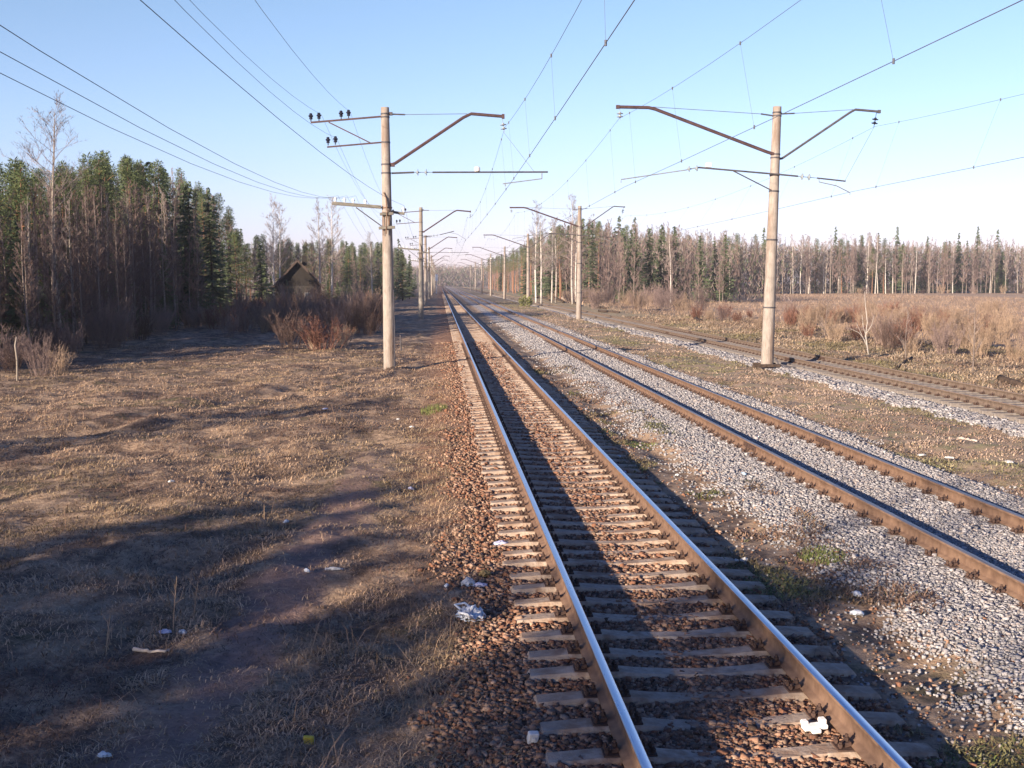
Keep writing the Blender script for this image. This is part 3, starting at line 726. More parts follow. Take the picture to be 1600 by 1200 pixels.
# ------------------------------------------------------------------ trees
def wob_path(h, n, amp, rs, lean=(0, 0)):
    x = y = 0; pts = []
    ax, ay = rs.uniform(-1, 1), rs.uniform(-1, 1)
    for i in range(n + 1):
        t = i / n
        pts.append(Vector((lean[0] * t * h + amp * ax * math.sin(t * 5 + ay * 3), lean[1] * t * h + amp * ay * math.sin(t * 4 + ax * 3), t * h)))
    return pts
def pt_on(pts, t):
    f = t * (len(pts) - 1); i = min(int(f), len(pts) - 2); return pts[i].lerp(pts[i + 1], f - i)
TW = 1.0
def twigs(mb, p, d, L_, rs, r=.006, n=5, m=1, up=.3):
    """side twigs along a branch"""
    r0 = r
    for k in range(n):
        t = rs.uniform(.2, 1.0); q = p + d * (L_ * t)
        a = Vector((rs.uniform(-1, 1), rs.uniform(-1, 1), rs.uniform(-.5, 1) + up)).normalized()
        e = (d * .8 + a).normalized(); l = L_ * rs.uniform(.28, .6); r = r0 * TW
        b0 = len(mb.v); s = e.orthogonal().normalized() * r; s2 = e.cross(s).normalized() * r
        mid = q + e * (l * .5) + Vector((0, 0, rs.uniform(-.05, .08))) * l; end = q + e * l + Vector((0, 0, .15 * l))
        mb.v += [tuple(q + s), tuple(q - s), tuple(q + s2), tuple(mid + s * .6), tuple(mid - s * .6), tuple(mid + s2 * .6), tuple(end)]
        F_ = [(0, 1, 4, 3), (1, 2, 5, 4), (2, 0, 3, 5), (3, 4, 6), (4, 5, 6), (5, 3, 6)]
        mb.f += [tuple(i + b0 for i in f) for f in F_]; mb.m += [m] * 6
def branch(mb, p, d, L_, r, rs, depth, m, up, tw):
    n = 3; pts = [p]; q = p.copy(); dd = d.copy()
    for i in range(n):
        dd = (dd + Vector((rs.uniform(-.22, .22), rs.uniform(-.22, .22), up * .4 + rs.uniform(-.1, .15)))).normalized(); q = q + dd * (L_ / n); pts.append(q.copy())
    mb.tube(pts, [max(r, .004) * (1 - .8 * i / n) for i in range(n + 1)], 3, m, cap=False)
    twigs(mb, pts[1], (pts[-1] - pts[1]).normalized(), (pts[-1] - pts[1]).length, rs, .0055, tw, m, up)
    if depth > 0:
        for k in range(rs.randint(3, 4)):
            t = rs.uniform(.25, .95); s_ = pt_on(pts, t)
            a = Vector((rs.uniform(-1, 1), rs.uniform(-1, 1), rs.uniform(-.2, .8))).normalized()
            branch(mb, s_, (d + a * .9).normalized(), L_ * rs.uniform(.38, .6), r * .5, rs, depth - 1, m, up, tw)
def bare_tree(h, r, spread, start, seed, nb=26, tw=6, depth=1, up=.35, lean=(0, 0), droop=0, amp=.12):
    rs = random.Random(seed); tr = MB(); cr_ = MB()
    pts = wob_path(h, 12, amp, rs, lean)
    tr.tube(pts, [r * (1 - t / 12) ** .8 + .008 for t in range(13)], 7)
    for k in range(nb):
        t = start + (1 - start) * (k + rs.random()) / nb
        p = pt_on(pts, min(t, .985)); a = rs.uniform(0, 2 * math.pi) if True else 0
        el = rs.uniform(.35, .9) if t < .8 else rs.uniform(.7, 1.2)
        d = Vector((math.cos(a) * math.cos(el), math.sin(a) * math.cos(el), math.sin(el)))
        L_ = spread * (1.15 - t) ** .7 * rs.uniform(.6, 1.1)
        branch(cr_, p, d, L_, r * .28 * (1.15 - t) + .006, rs, depth, 0, up - droop * rs.random(), tw)
    return tr, cr_
def needles(mb, c, R_, n, size, rs, m=0, flat=.7, down=0):
    for k in range(n):
        u = Vector((rs.gauss(0, 1), rs.gauss(0, 1), rs.gauss(0, 1) * flat)).normalized() * (R_ * rs.random() ** .4)
        p = c + u; d = (u.normalized() + Vector((rs.uniform(-.7, .7), rs.uniform(-.7, .7), rs.uniform(-.2, .9) - down))).normalized()
        s = d.orthogonal().normalized(); s.rotate(Matrix.Rotation(rs.uniform(0, 6.28), 3, d)); l = size * rs.uniform(.7, 1.3); w_ = l * .22
        b0 = len(mb.v); mb.v += [tuple(p - s * w_), tuple(p + s * w_), tuple(p + d * l)]; mb.f.append((b0, b0 + 1, b0 + 2)); mb.m.append(m)
def pine(h, r, start, seed, R_=1.9, nb=26, nn=85):
    rs = random.Random(seed); tr = MB(); cr_ = MB(); pts = wob_path(h * .97, 12, .10, rs)
    tr.tube(pts, [r * (1 - t / 13) for t in range(13)], 8)
    for k in range(nb):
        t = start + (.99 - start) * (k + rs.random() * .8) / nb; p = pt_on(pts, min(t, .99)); a = rs.uniform(0, 6.28)
        s = (t - start) / (1 - start); L_ = R_ * (1.05 - s) ** .95 * (.45 + .55 * min(1, s * 4)) * rs.uniform(.5, 1.25); el = -.05 + .7 * s + rs.uniform(-.15, .2)
        d = Vector((math.cos(a) * math.cos(el), math.sin(a) * math.cos(el), math.sin(el))); e = p + d * L_
        tr.tube([p, p + d * L_ * .6 + Vector((0, 0, .05)), e], [.04 * (1.1 - s), .022, .01], 4, cap=False)
        for q in (.4, .7, .98):
            needles(cr_, p + d * (L_ * q) + Vector((rs.uniform(-.15, .15), rs.uniform(-.15, .15), .08)), .38 + .30 * q * (1.15 - s), nn // 3, .135, rs, flat=.5)
    needles(cr_, pts[-1] + Vector((0, 0, .15)), .3, nn // 2, .17, rs)
    return tr, cr_
def spruce(h, r, start, seed, R_=1.7, nw=34):
    rs = random.Random(seed); tr = MB(); cr_ = MB(); tr.tube([(0, 0, 0), (0, 0, h * .5), (0, 0, h * .98)], [r, r * .55, .015], 7)
    for k in range(nw):
        t = start + (1 - start) * k / nw; z = h * t; L0 = R_ * (1.02 - t) / (1.02 - start) * rs.uniform(.85, 1.1) + .12
        for q in range(rs.randint(6, 8)):
            a = rs.uniform(0, 6.28); L_ = L0 * rs.uniform(.5, 1.2); n = max(5, int(L_ * 14)); zj = z + rs.uniform(-.3, .3); dr = rs.uniform(.2, .6)
            d = Vector((math.cos(a), math.sin(a), 0)); s = Vector((-d.y, d.x, 0))
            for i in range(n):
                u = (i + rs.random()) / n; c = d * (L_ * u) + Vector((0, 0, zj - dr * L_ * u + .22 * L_ * u * u))
                for sg in (-1, 1):
                    l = (.16 + .24 * (1 - u) * min(1, L_)) * rs.uniform(.7, 1.3); e = c + (s * sg + d * rs.uniform(.3, .9)) * l + Vector((0, 0, -.12 - .12 * rs.random()))
                    b0 = len(cr_.v); cr_.v += [tuple(c - d * .06), tuple(c + d * .06), tuple(e)]; cr_.f.append((b0, b0 + 1, b0 + 2)); cr_.m.append(0)
    needles(cr_, Vector((0, 0, h * .97)), .16, 26, .15, rs)
    return tr, cr_
def bush(h, R_, seed, ns=26, m=0):
    rs = random.Random(seed); mb = MB()
    for k in range(ns):
        a = rs.uniform(0, 6.28); o = Vector((math.cos(a), math.sin(a), 0)) * (R_ * .35 * rs.random()); tilt = rs.uniform(.05, .55)
        d = Vector((math.cos(a) * math.sin(tilt), math.sin(a) * math.sin(tilt), math.cos(tilt))); L_ = h * rs.uniform(.55, 1.0)
        p1 = o + d * L_ * .5 + Vector((rs.uniform(-.08, .08), rs.uniform(-.08, .08), 0)); p2 = o + d * L_ + Vector((0, 0, .05))
        mb.tube([o - Vector((0, 0, .1)), p1, p2], [.012, .009, .004], 3, cap=False)
        for q in range(8):
            t = rs.uniform(.15, .9); s_ = o.lerp(p2, t); e = (d + Vector((rs.uniform(-1, 1), rs.uniform(-1, 1), rs.uniform(0, .8))) * .7).normalized()
            l = L_ * rs.uniform(.2, .4); mb.tube([s_, s_ + e * l], [.006, .003], 3, cap=False); twigs(mb, s_, e, l, rs, .0045, 5, 0, .2)
    return mb

PR = {}
def proto(kind, gen, tm, cm, n, far=True, near=True):
    global TW
    for i in range(n):
        if near:
            TW = 2.3 if kind == 'birch' else 1.6; tr, cr_ = gen(i, 1); h = max(v[2] for v in tr.v)
            PR.setdefault(kind, []).append((tr.me(kind + '_trunk', tm, True), cr_.me(kind + '_crown', cm), h))
        if far:
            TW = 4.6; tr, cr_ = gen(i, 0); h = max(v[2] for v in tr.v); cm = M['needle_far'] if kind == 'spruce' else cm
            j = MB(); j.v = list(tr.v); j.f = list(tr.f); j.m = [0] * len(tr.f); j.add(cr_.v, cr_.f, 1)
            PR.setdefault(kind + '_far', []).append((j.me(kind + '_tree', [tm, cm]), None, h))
TREE = {'birch': ('birch_tree', 'birch tree'), 'alder': ('alder_tree', 'alder tree'), 'bare': ('bare_tree', 'bare tree'), 'pine': ('pine_tree', 'pine tree'), 'spruce': ('spruce_tree', 'spruce tree'), 'aspen': ('aspen_tree', 'aspen tree')}
proto('alder', lambda i, c: bare_tree(8.5 + i * .5, .052 + .007 * (i % 3), 1.5, .18, 100 + i, nb=44 if c else 22, tw=12, up=.45), M['bark_grey'], M['twig_near'], 7, far=False)
proto('bare', lambda i, c: bare_tree(10 + i * .5, .09, 1.8, .15, 150 + i, nb=36, tw=9, up=.5), M['bark_grey'], M['twig_red'], 6, near=False)
proto('aspen', lambda i, c: bare_tree(11.5 + i * .6, .10, 1.7, .34, 200 + i, nb=34 if c else 26, tw=8, up=.55), M['bark_pale'], M['twig_grey'], 4)
proto('birch', lambda i, c: bare_tree(14 + i * .7, .16, 3.5, .34, 300 + i, nb=50 if c else 34, tw=9, up=.25, droop=.4), M['bark_birch'], M['twig_grey'], 5)
proto('pine', lambda i, c: pine(11.5 + i * .5, .13, .38, 400 + i, R_=2.3, nb=38, nn=120), M['bark_pine'], M['needle_pine'], 5)
proto('tallpine', lambda i, c: pine(17 + i * .8, .19, .58, 450 + i, R_=2.6, nb=30, nn=100), M['bark_pine'], M['needle_pine'], 4)
TREE['tallpine'] = ('tall_pine_tree', 'pine tree')
proto('spruce', lambda i, c: spruce(10.5 + i * .8, .14, .08, 500 + i, R_=2.0), M['bark_dark'], M['needle_spruce'], 4)
gnd1 = lambda x, y: float(gz(np.array([x]), np.array([y]))[0])
cnt = {}
def tree(kind, x, y, s=1.0, label='', group=None, near=False, i=None, fit=None, tilt=None):
    L_ = PR[kind] if near else PR[kind + '_far']; i = random.randrange(len(L_)) if i is None else i % len(L_)
    nm, cat = TREE[kind]; cnt[nm] = cnt.get(nm, 0) + 1
    rz = random.uniform(0, 6.28); z = gnd1(x, y) - .05; sz = None
    if fit is not None:   # grow the tree to the wood's top line, a jitter above or below it
        k = (skyfit(x, y, fit)) / L_[i][2]; sz = s * k; s = s * max(.6, min(1.25, k))
    if near:
        t = empty(nm, (x, y, z), rz); link('trunk', L_[i][0], t); link('crown', L_[i][1], t)
    else:
        t = link(nm, L_[i][0]); t.location = (x, y, z)
    if tilt is None: tilt = (random.uniform(-.03, .03), random.uniform(-.03, .03))
    t.rotation_euler = (tilt[0], tilt[1], rz)
    t.scale = (s, s, sz or s); tag(t, label, cat, group); return t
def ptsin(x0, x1, y0, y1, n, dmin, seed):
    rs = random.Random(seed); P = []
    for _ in range(n * 30):
        if len(P) >= n: break
        p = (rs.uniform(x0, x1), rs.uniform(y0, y1))
        if all((p[0] - q[0]) ** 2 + (p[1] - q[1]) ** 2 > dmin * dmin for q in P): P.append(p)
    return P
# near left wood
def near_sec(x, y):
    px = proj(x, y)[0]
    if px < 85: return 'left of the tallest bare tree'
    if px < 190: return 'right of the tallest bare tree'
    if px < 300: return 'midway along the wood'
    return 'toward the spruces at its end'
def ru(a, b): return random.uniform(a, b)
for x, y in ptsin(-24, -16.8, 44, 90, 190, .58, 1):
    if x > -16.9 - .02 * (y - 44) + ru(-.7, .5): continue
    lb = 'thin purple brown alder of the near left wood, ' + near_sec(x, y)
    tree('alder', x, y, 1, lb, lb.replace('alder', 'alders'), near=True, fit=ru(25, 115))
for x, y in ptsin(-27, -18, 46, 92, 34, 1.3, 2):
    lb = 'slender pale aspen of the near left wood, ' + near_sec(x, y)
    tree('aspen', x, y, .95, lb, lb.replace('aspen', 'aspens'), near=True, fit=ru(15, 60))
for x, y in ptsin(-40, -20.0, 46, 92, 130, 1.2, 3):
    if y - x < 66: continue
    lb = ('front ' if x > -26 else 'rear ') + 'green topped pine of the near left wood, ' + near_sec(x, y)
    tree('pine', x, y, 1, lb, lb.replace('pine', 'pines'), near=True, fit=ru(-16, 46) if x > -32 else ru(-6, 40))
for i, (x, y) in enumerate(((-24, 86), (-21, 90), (-22.5, 93), (-19.2, 91), (-20.4, 94.5), (-25, 95), (-18.2, 94.5), (-27, 91))):
    tree('spruce', x, y, 1, 'dark spruce at the far right end of the near left wood, ' + ('front' if y < 92 else 'rear') + ' of the clump', 'dark spruces ending the near left wood', near=True, fit=ru(-6, 8))
for x, y in ptsin(-25, -18.2, 45, 90, 60, 1.1, 8):
    tree('spruce', x, y, ru(.28, .5), 'small dark spruce low in the near left wood, ' + near_sec(x, y), 'young spruces under the near left wood', near=True)
TW = 1.0
tr, cr_ = bare_tree(13.6, .12, 4.2, .58, 909, nb=30, tw=5, depth=2, up=.05, amp=.25)
t = empty('bare_tree', (at_y(90, 447, 56)[0], 56, -.5)); t.scale = (1, 1, .84); tr.build('trunk', M['bark_pale'], t, True); cr_.build('crown', M['twig_grey'], t)
tag(t, 'tallest bare tree rising above the pines at the left edge', 'bare tree')
# dead birch stump by the wood
mb = MB(); x, y = at_z(27, 594, -.4); mb.tube([(x, y, -.5), (x + .02, y, .3), (x - .03, y, .8), (x + .03, y, 1.1)], [.04, .035, .03, .02], 7)
tag(mb.build('birch_stump', M['bark_pale'], smooth=True), 'short broken white birch stem at the left edge before the wood', 'tree stump')

# left middle wood behind the house, running to the vanishing point
def edgeL(y): return float(np.interp(y, [105, 150, 200, 260, 320, 600], [-36, -29, -22, -14.5, -12, -12]))
def edgeR(y): return float(np.interp(y, [150, 175, 230, 270, 305, 600], [26, 22, 20.5, 20, 20, 21]))
rs = random.Random(5)
KN = {'bare': 'bare brown tree', 'aspen': 'pale aspen', 'pine': 'olive green pine', 'spruce': 'dark pointed spruce', 'tallpine': 'tall pine', 'birch': 'white birch'}
def secL(x, y):
    px = proj(x, y)[0]
    return 'left of the house' if px < 425 else 'behind the house roof' if px < 510 else 'left of the nearest mast' if px < 600 else 'right of the nearest mast'
for k in range(230):
    y = 118 + 250 * rs.random() ** 1.3; dx = rs.random() ** 1.3 * 18; x = edgeL(y) - dx
    kd = rs.choices(['bare', 'aspen', 'pine', 'spruce'], [5, 1.6, 3.6, .9])[0]
    lb = KN[kd] + ' in the middle left wood, ' + secL(x, y)
    tree(kd, x, y, 1, lb, 'stand of ' + lb, fit=rs.uniform(-3, 14) if kd != 'bare' else rs.uniform(4, 30))
# trees left of the house clearing, shading the house
for x, y in ptsin(-60, -38, 84, 116, 34, 2.6, 12):
    tree('pine', x, y, .8, 'pine deep in the wood left of the house', 'pines deep in the wood left of the house')
for px, Y, s, lb in ((437, 142, .88, 'tall white birch left of the dark house roof'), (500, 150, .80, 'leftmost of two white birches right of the house roof'),
                     (518, 146, .92, 'white birch with forked base right of the house, tallest there'), (428, 150, .84, 'grey birch just left of the house, beside a taller birch'),
                     (582, 190, .78, 'thin white birch just left of the nearest mast')):
    x, _ = at_y(px, 447, Y); tree('birch', x, Y, s, lb, near=True)
for px, Y, s, lb in ((629, 205, .85, 'bushy green spruce just right of the nearest left mast'), (640, 232, .8, 'green spruce between the first and second left masts'), (622, 235, .95, 'dark spruce peeking out right behind the nearest left mast')):
    x, _ = at_y(px, 447, Y); tree('spruce', x, Y, s, lb, near=True)
for k in range(70):
    y = 280 + 420 * rs.random(); x = -13 - rs.random() * 16
    tree(rs.choice(['bare', 'pine', 'spruce']), x, y, 1, fit=rs.uniform(-2, 8), label= 'distant tree of the left treeline narrowing toward the vanishing point', group='distant trees of the left treeline')

# right wood
for px, Y, s in ((838, 178, .95), (846, 176, .9), (862, 182, .92), (868, 186, .8), (895, 172, 1.03), (900, 176, .85)):
    x, _ = at_y(px, 447, Y)
    tree('birch', x, Y, s, 'bright white birch in the clump %s' % ('left of the second right mast' if px < 890 else 'directly beside the second right mast'), 'white birches near the second right mast', near=True)
for k in range(120):
    y = 215 + 360 * rs.random() ** 1.2; x = edgeR(y) + .5 + rs.random() ** 1.2 * 13
    kd = rs.choices(['tallpine', 'spruce', 'bare'], [7, 1, 1.5])[0]
    tree(kd, x, y, 1, fit=rs.uniform(-2, 10), label={'tallpine': 'orange trunked pine in the distant row right of the tracks', 'spruce': 'spruce among the orange trunked pines right of the tracks', 'bare': 'bare tree among the distant orange trunked pines'}[kd], group='distant trees among the orange trunked pines')
for k in range(100):
    y = rs.uniform(172, 240); x = edgeR(y) + 1 + rs.random() * 26
    kd = rs.choices(['bare', 'spruce', 'aspen', 'birch'], [6, 2.4, 2, 1])[0]
    lb = KN[kd] + ' in the right wood, ' + ('left of' if proj(x, y)[0] < 912 else 'right of') + ' the second right mast'
    tree(kd, x, y, 1, lb, 'stand of ' + lb, fit=rs.uniform(-4, 12) if kd == 'spruce' else rs.uniform(0, 30))
# far wood across the field
def far_y(px): return float(np.interp(px, [930, 1000, 1100, 1250, 1700], [225, 262, 300, 320, 330]))
def secF(px): return ('between the two right masts' if px < 1190 else 'just right of the near right mast' if px < 1330 else
                      'behind the forked sapling' if px < 1450 else 'at the right edge')
kinds = ['bare'] * 175 + ['spruce'] * 52 + ['pine'] * 26 + ['aspen'] * 50 + ['birch'] * 62
for kd in kinds:
    px = rs.uniform(925, 1690); Y = far_y(px) + (rs.random() ** 1.3 * 26 if kd != 'spruce' else 8 + rs.random() * 22)
    x, _ = at_y(px, 447, Y)
    lb = KN[kd] + ' of the far right wood, ' + secF(px)
    tree(kd, x, Y, 1, lb, 'stand of ' + lb, fit={'pine': rs.uniform(-8, 14), 'bare': rs.uniform(-4, 14), 'spruce': rs.choice([rs.uniform(-20, -4), rs.uniform(0, 34), rs.uniform(6, 34)]), 'aspen': rs.uniform(-2, 12), 'birch': rs.uniform(-8, 8)}[kd])
def twigmass(name, label, P, hts, mats, wd, ln):
    """far-off wood that reads as one mass: slivers of trunk and twig through the wood's depth"""
    n = len(P); z = hts * rng.random(n) ** .85; V = np.zeros((n, 3, 3)); d = np.stack([rng.normal(0, .45, n), rng.normal(0, .45, n), np.abs(rng.normal(.9, .4, n))], 1)
    d /= np.linalg.norm(d, axis=1)[:, None]; a = rng.uniform(0, 6.28, n); sd = np.stack([np.cos(a), np.sin(a), 0 * a], 1)
    c = np.stack([P[:, 0], P[:, 1], z - .3], 1); l = rng.uniform(.5, 1.4, n)[:, None] * ln; w_ = rng.uniform(.6, 1.5, n)[:, None] * wd
    V[:, 0] = c - sd * w_; V[:, 1] = c + sd * w_; V[:, 2] = c + d * l
    Fm = np.arange(n * 3).reshape(-1, 3)
    return tag(link(name, mesh_np(name, V.reshape(-1, 3), Fm, mats, mi=rng.choice(len(mats), n, p=[.40, .34, .26][:len(mats)] if len(mats) == 3 else None))), label, None, None, 'stuff')
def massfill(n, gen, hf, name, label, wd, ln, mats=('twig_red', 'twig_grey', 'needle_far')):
    P = np.array([gen() for _ in range(n)]); H_ = np.array([hf(x, y) for x, y in P]) * rng.uniform(.8, 1.0, n)
    return twigmass(name, label, P, H_, [M[m] for m in mats], wd, ln)
def g1():
    px = rs.uniform(925, 1720); Y = far_y(px) + 10 + rs.random() * 34; return at_y(px, 447, Y)[0], Y
massfill(110000, g1, lambda x, y: skyfit(x, y, 8), 'far_wood', 'indistinct depth of the far bare wood across the field', .07, 1.1)
def g2():
    y = rs.uniform(178, 560); return edgeR(y) + 9 + rs.random() * 26, y
massfill(60000, g2, lambda x, y: skyfit(x, y, 12), 'far_wood', 'indistinct depth of the wood right of the tracks', .05, 1.0)
def g3():
    y = 124 + 500 * rs.random() ** 1.4; return edgeL(y) - 6 - rs.random() * 22, y
massfill(70000, g3, lambda x, y: skyfit(x, y, 16), 'far_wood', 'indistinct depth of the middle left wood', .035, .8)
def g4():
    return rs.uniform(-120, 130), rs.uniform(860, 960)
massfill(60000, g4, lambda x, y: 13 + 5 * float(fbm(np.array([x * .03]), np.array([y * .03]), 7)[0]), 'far_wood', 'hazy line of trees closing the view where the tracks vanish', .2, 2.2)

# ------------------------------------------------------------------ bushes
BP = {}; TW = 1.7
for nm, mt, h, R_, n in (('red', M['twig_willow'], 1.7, 1.3, 3), ('tan', M['twig_tan'], 2.0, 1.6, 4), ('dark', M['twig_dark'], 1.9, 1.6, 3), ('purple', M['twig_red'], 2.4, 1.8, 3)):
    BP[nm] = [bush(h, R_, 700 + i + hash(nm) % 1 * 10, ns=34).me('bush', mt) for i in range(n)]
def put_bush(kind, x, y, s, label, group=None):
    o = link('bush', random.choice(BP[kind])); o.location = (x, y, gnd1(x, y) - .03); o.rotation_euler = (0, 0, random.uniform(0, 6.28)); o.scale = (s, s, s * random.uniform(.85, 1.1))
    return tag(o, label, 'bush', group)
# right: willow scrub beyond the farthest track
for k in range(140):
    Y = 46 + 62 * rs.random() ** 1.1; x = 21.5 + .015 * (Y - 46) + rs.random() ** 1.1 * (16 + .10 * Y)
    px = 689 + x / Y * 1800
    if px > 1720: continue
    kd = rs.choices(['tan', 'red', 'purple', 'dark'], [6, 2, 1.4, .6])[0]
    lb = {'tan': 'tan leafless bush', 'red': 'reddish leafless willow bush', 'purple': 'purplish leafless bush', 'dark': 'dark leafless bush'}[kd] + (' in the trackside scrub, left of the near right mast' if px < 1200 else ' in the trackside scrub, right of the near right mast' if px < 1400 else ' in the trackside scrub at the right edge')
    put_bush(kd, x, Y, rs.uniform(.45, .85), lb, lb.replace('bush', 'bushes'))
for k in range(30):
    Y = 120 + 90 * rs.random(); x = 18.8 + rs.random() * 12
    put_bush(rs.choice(['purple', 'tan']), x, Y, rs.uniform(.8, 1.2), 'leafless bush bordering the far track around the second right mast', 'leafless bushes around the second right mast')
for k in range(26):
    px = rs.uniform(930, 1680); Y = far_y(px) - 4 - rs.random() * 12; x, _ = at_y(px, 447, Y)
    put_bush(rs.choice(['purple', 'tan', 'dark']), x, Y, rs.uniform(.6, 1.2), 'leafless bush along the foot of the far wood', 'leafless bushes along the foot of the far wood')
# left bushes
for px, py, kd, s, lb in ((508, 548, 'red', 1.1, 'bright reddish bush left of the nearest mast'), (490, 545, 'tan', .6, 'low tan bush at the foot of the bright reddish bush'),
                          (535, 540, 'tan', .6, 'low tan tuft right of the bright reddish bush'), (455, 545, 'dark', 1.0, 'dark bush left of the bright reddish bush'), (560, 522, 'dark', 1.2, 'dark bush behind and right of the bright reddish bush'),
                          (585, 518, 'dark', 1.1, 'dark bush beside the foot of the nearest mast'), (65, 583, 'purple', .55, 'purplish bush at the left edge before the wood'), (20, 580, 'dark', .5, 'smaller dark bush at the far left edge'),
                          (90, 578, 'tan', .55, 'low brown bush at the corner of the left wood')):
    x, y = at_z(px, py, -.35); o = put_bush(kd, x, y, s, lb)
    if kd == 'red' and s > 1: o.scale = (s * 1.5, s * 1.3, s * .85)
for k in range(58):
    Y = 70 + 75 * rs.random(); x = rs.uniform(-17, -4.0) - .03 * (Y - 70)
    if Y < 100 and x < -17: continue
    kd = rs.choices(['red', 'purple', 'dark', 'tan'], [4, 3, 2, 1.5])[0]
    put_bush(kd, x, Y, rs.uniform(.7, 1.25), {'red': 'reddish', 'purple': 'purplish', 'dark': 'dark', 'tan': 'tan'}[kd] + ' leafless bush in the thicket in front of the house', 'bushes in the thicket in front of the house')
for k in range(32):
    Y = 60 + 55 * rs.random(); x = rs.uniform(-15, -4.2) * (.75 + .25 * Y / 115)
    if x < -6 and Y < 66: continue
    kd = rs.choices(['red', 'purple', 'dark', 'tan'], [4, 2, 4, 1])[0]
    put_bush(kd, x, Y, rs.uniform(.6, 1.0), {'red': 'reddish', 'purple': 'purplish', 'dark': 'dark', 'tan': 'tan'}[kd] + ' leafless bush of the low scrub left of the second mast', 'bushes of the low scrub left of the second mast')
for k in range(20):
    Y = 44 + 52 * rs.random(); x = -16.8 - .02 * (Y - 44) + rs.uniform(-1.0, .6)
    put_bush(rs.choice(['dark', 'purple', 'purple']), x, Y, rs.uniform(.5, .95), 'low leafless bush along the foot of the near left wood', 'low bushes along the foot of the near left wood')
for px, Y, s_ in ((440, 121, 1.5), (470, 119, 1.2), (492, 120, 1.5), (515, 118, 1.4)):
    put_bush('dark', at_y(px, 447, Y)[0], Y, s_, 'large dark bush directly in front of the dark house, %s' % ('left corner' if px < 450 else 'left of centre' if px < 480 else 'right of centre' if px < 500 else 'right corner'))
def tuft(px, py, n, rad, h, label):
    x, y = at_z(px, py, -.3); a = rng.uniform(0, 6.28, n); r = rad * np.sqrt(rng.random(n)); X = x + r * np.cos(a); Y = y + r * np.sin(a) * 1.6
    o = blades(np.stack([X, Y, gz(X, Y)], 1), rng.uniform(.4, 1, n) * h, np.full(n, .007), (.2, 1.2), [(.13, .19, .05), (.25, .26, .10)], (lambda u: np.stack([u, 1 - u], 1))(rng.random(n)), 'grass_tuft', label)
    o["kind"] = 'thing'; o["category"] = 'grass tuft'
tuft(678, 640, 420, .35, .20, 'bright green grass tuft left of the shiny track'); tuft(1285, 880, 700, .26, .07, 'green grass patch between the shiny track and the gravel')
tuft(1000, 697, 400, .35, .05, 'low green patch on the soil right of the shiny right rail')
# green tuft at the third right mast, small conifer bush
x, y = at_z(822, 480, -.2)
mb = MB(); needles(mb, Vector((0, 0, .5)), .9, 500, .3, random.Random(3), flat=.6)
tag(mb.build('green_shrub', leafm('olive_shrub_leaves', (.13, .14, .05), (.22, .22, .09)), loc=(RX - 1.0, RY + 2 * RS - 5, -.2)), 'small olive green shrub at the foot of the third right mast', 'shrub')
# small pale forked tree on the right verge
x, y = at_z(1357, 552, -.3)
tr = MB(); cr_ = MB(); TW = 1.0; rs_ = random.Random(4)
stems = ([(0, 0), (-.06, .4), (-.15, .9), (-.11, 1.5), (-.2, 2.3), (-.25, 2.9)], [(-.04, .3), (-.2, .65), (-.36, .95), (-.6, 1.4)], [(-.08, .5), (-.28, .8), (-.5, 1.02), (-.92, 1.2)], [(-.12, .8), (-.3, 1.3), (-.36, 1.8)], [(-.14, .95), (.1, 1.35), (.2, 1.8)])
for st in stems:
    P_ = [Vector((a_, .05 * math.sin(b_ * 3), b_)) for a_, b_ in st]; tr.tube(P_, [(.034 if st[0][1] == 0 else .02) * (1 - .75 * i / (len(P_) - 1)) for i in range(len(P_))], 6)
    for i in range(1, len(P_)): d_ = (P_[i] - P_[i - 1]); twigs(cr_, P_[i - 1], d_.normalized(), d_.length * 1.3, rs_, .0045, 7, 0, .3)
t = empty('young_birch', (x, y, -.35)); tr.build('trunk', M['bark_birch'], t, True); cr_.build('crown', M['twig_grey'], t); tag(t, 'small pale forked birch on the verge right of the near right mast', 'young birch')
for px, py, s, lb in ((1415, 562, .7, 'thin pale sapling on the verge beside a fallen dark branch'), (1520, 580, .8, 'bare sapling on the verge near the right edge'), (1290, 530, .8, 'thin sapling rising behind the farthest track near the right mast')):
    x, y = at_z(px, py, -.3); tr, cr_ = bare_tree(3.0, .03, .9, .15, int(px), nb=14, tw=6, up=.5, amp=.08)
    t = empty('young_tree', (x, y, -.35)); t.scale = (s, s, s); tr.build('trunk', M['bark_grey'], t, True); cr_.build('crown', M['twig_grey'], t); tag(t, lb, 'young tree')

# trees behind and left of the photographer (they throw the shade over the foreground)
SH = []
for u, X_, kd, rx in ((5.7, -21, 'pine', 4.2), (6.5, -24, 'pine', 5.0), (7.3, -20, 'pine', 4.8), (8.0, -23, 'alder', 6.0), (7.0, -26, 'alder', 9.5), (7.9, -21.5, 'pine', 3.8), (6.2, -19, 'pine', 3.0), (8.4, -25, 'alder', 9.0)):
    SH.append((X_, X_ + u, kd, .345 * (rx - X_)))
for k in range(30):   # low wood edge: bare trees with some pines, uneven tops
    u = 8.6 + k * .36; X_ = -17.0 - (k * 7 % 6) * 1.2
    SH.append((X_, X_ + u, 'pine' if k % 5 != 1 else 'alder', .345 * (1.5 * math.sin(k * 1.9) + (.3 if k < 10 else -1.2) - X_)))
for k in range(20): X_ = -26.5 - (k % 4); SH.append((X_, X_ + 8.8 + k * .46, 'pine' if k % 4 else 'alder', .345 * (-2.2 + math.sin(k * 2.3) - X_)))
for u, X_, h in ((32.0, -26, 8.2), (33.4, -28, 9.0), (34.6, -25, 7.0)): SH.append((X_, X_ + u, 'pine', h))
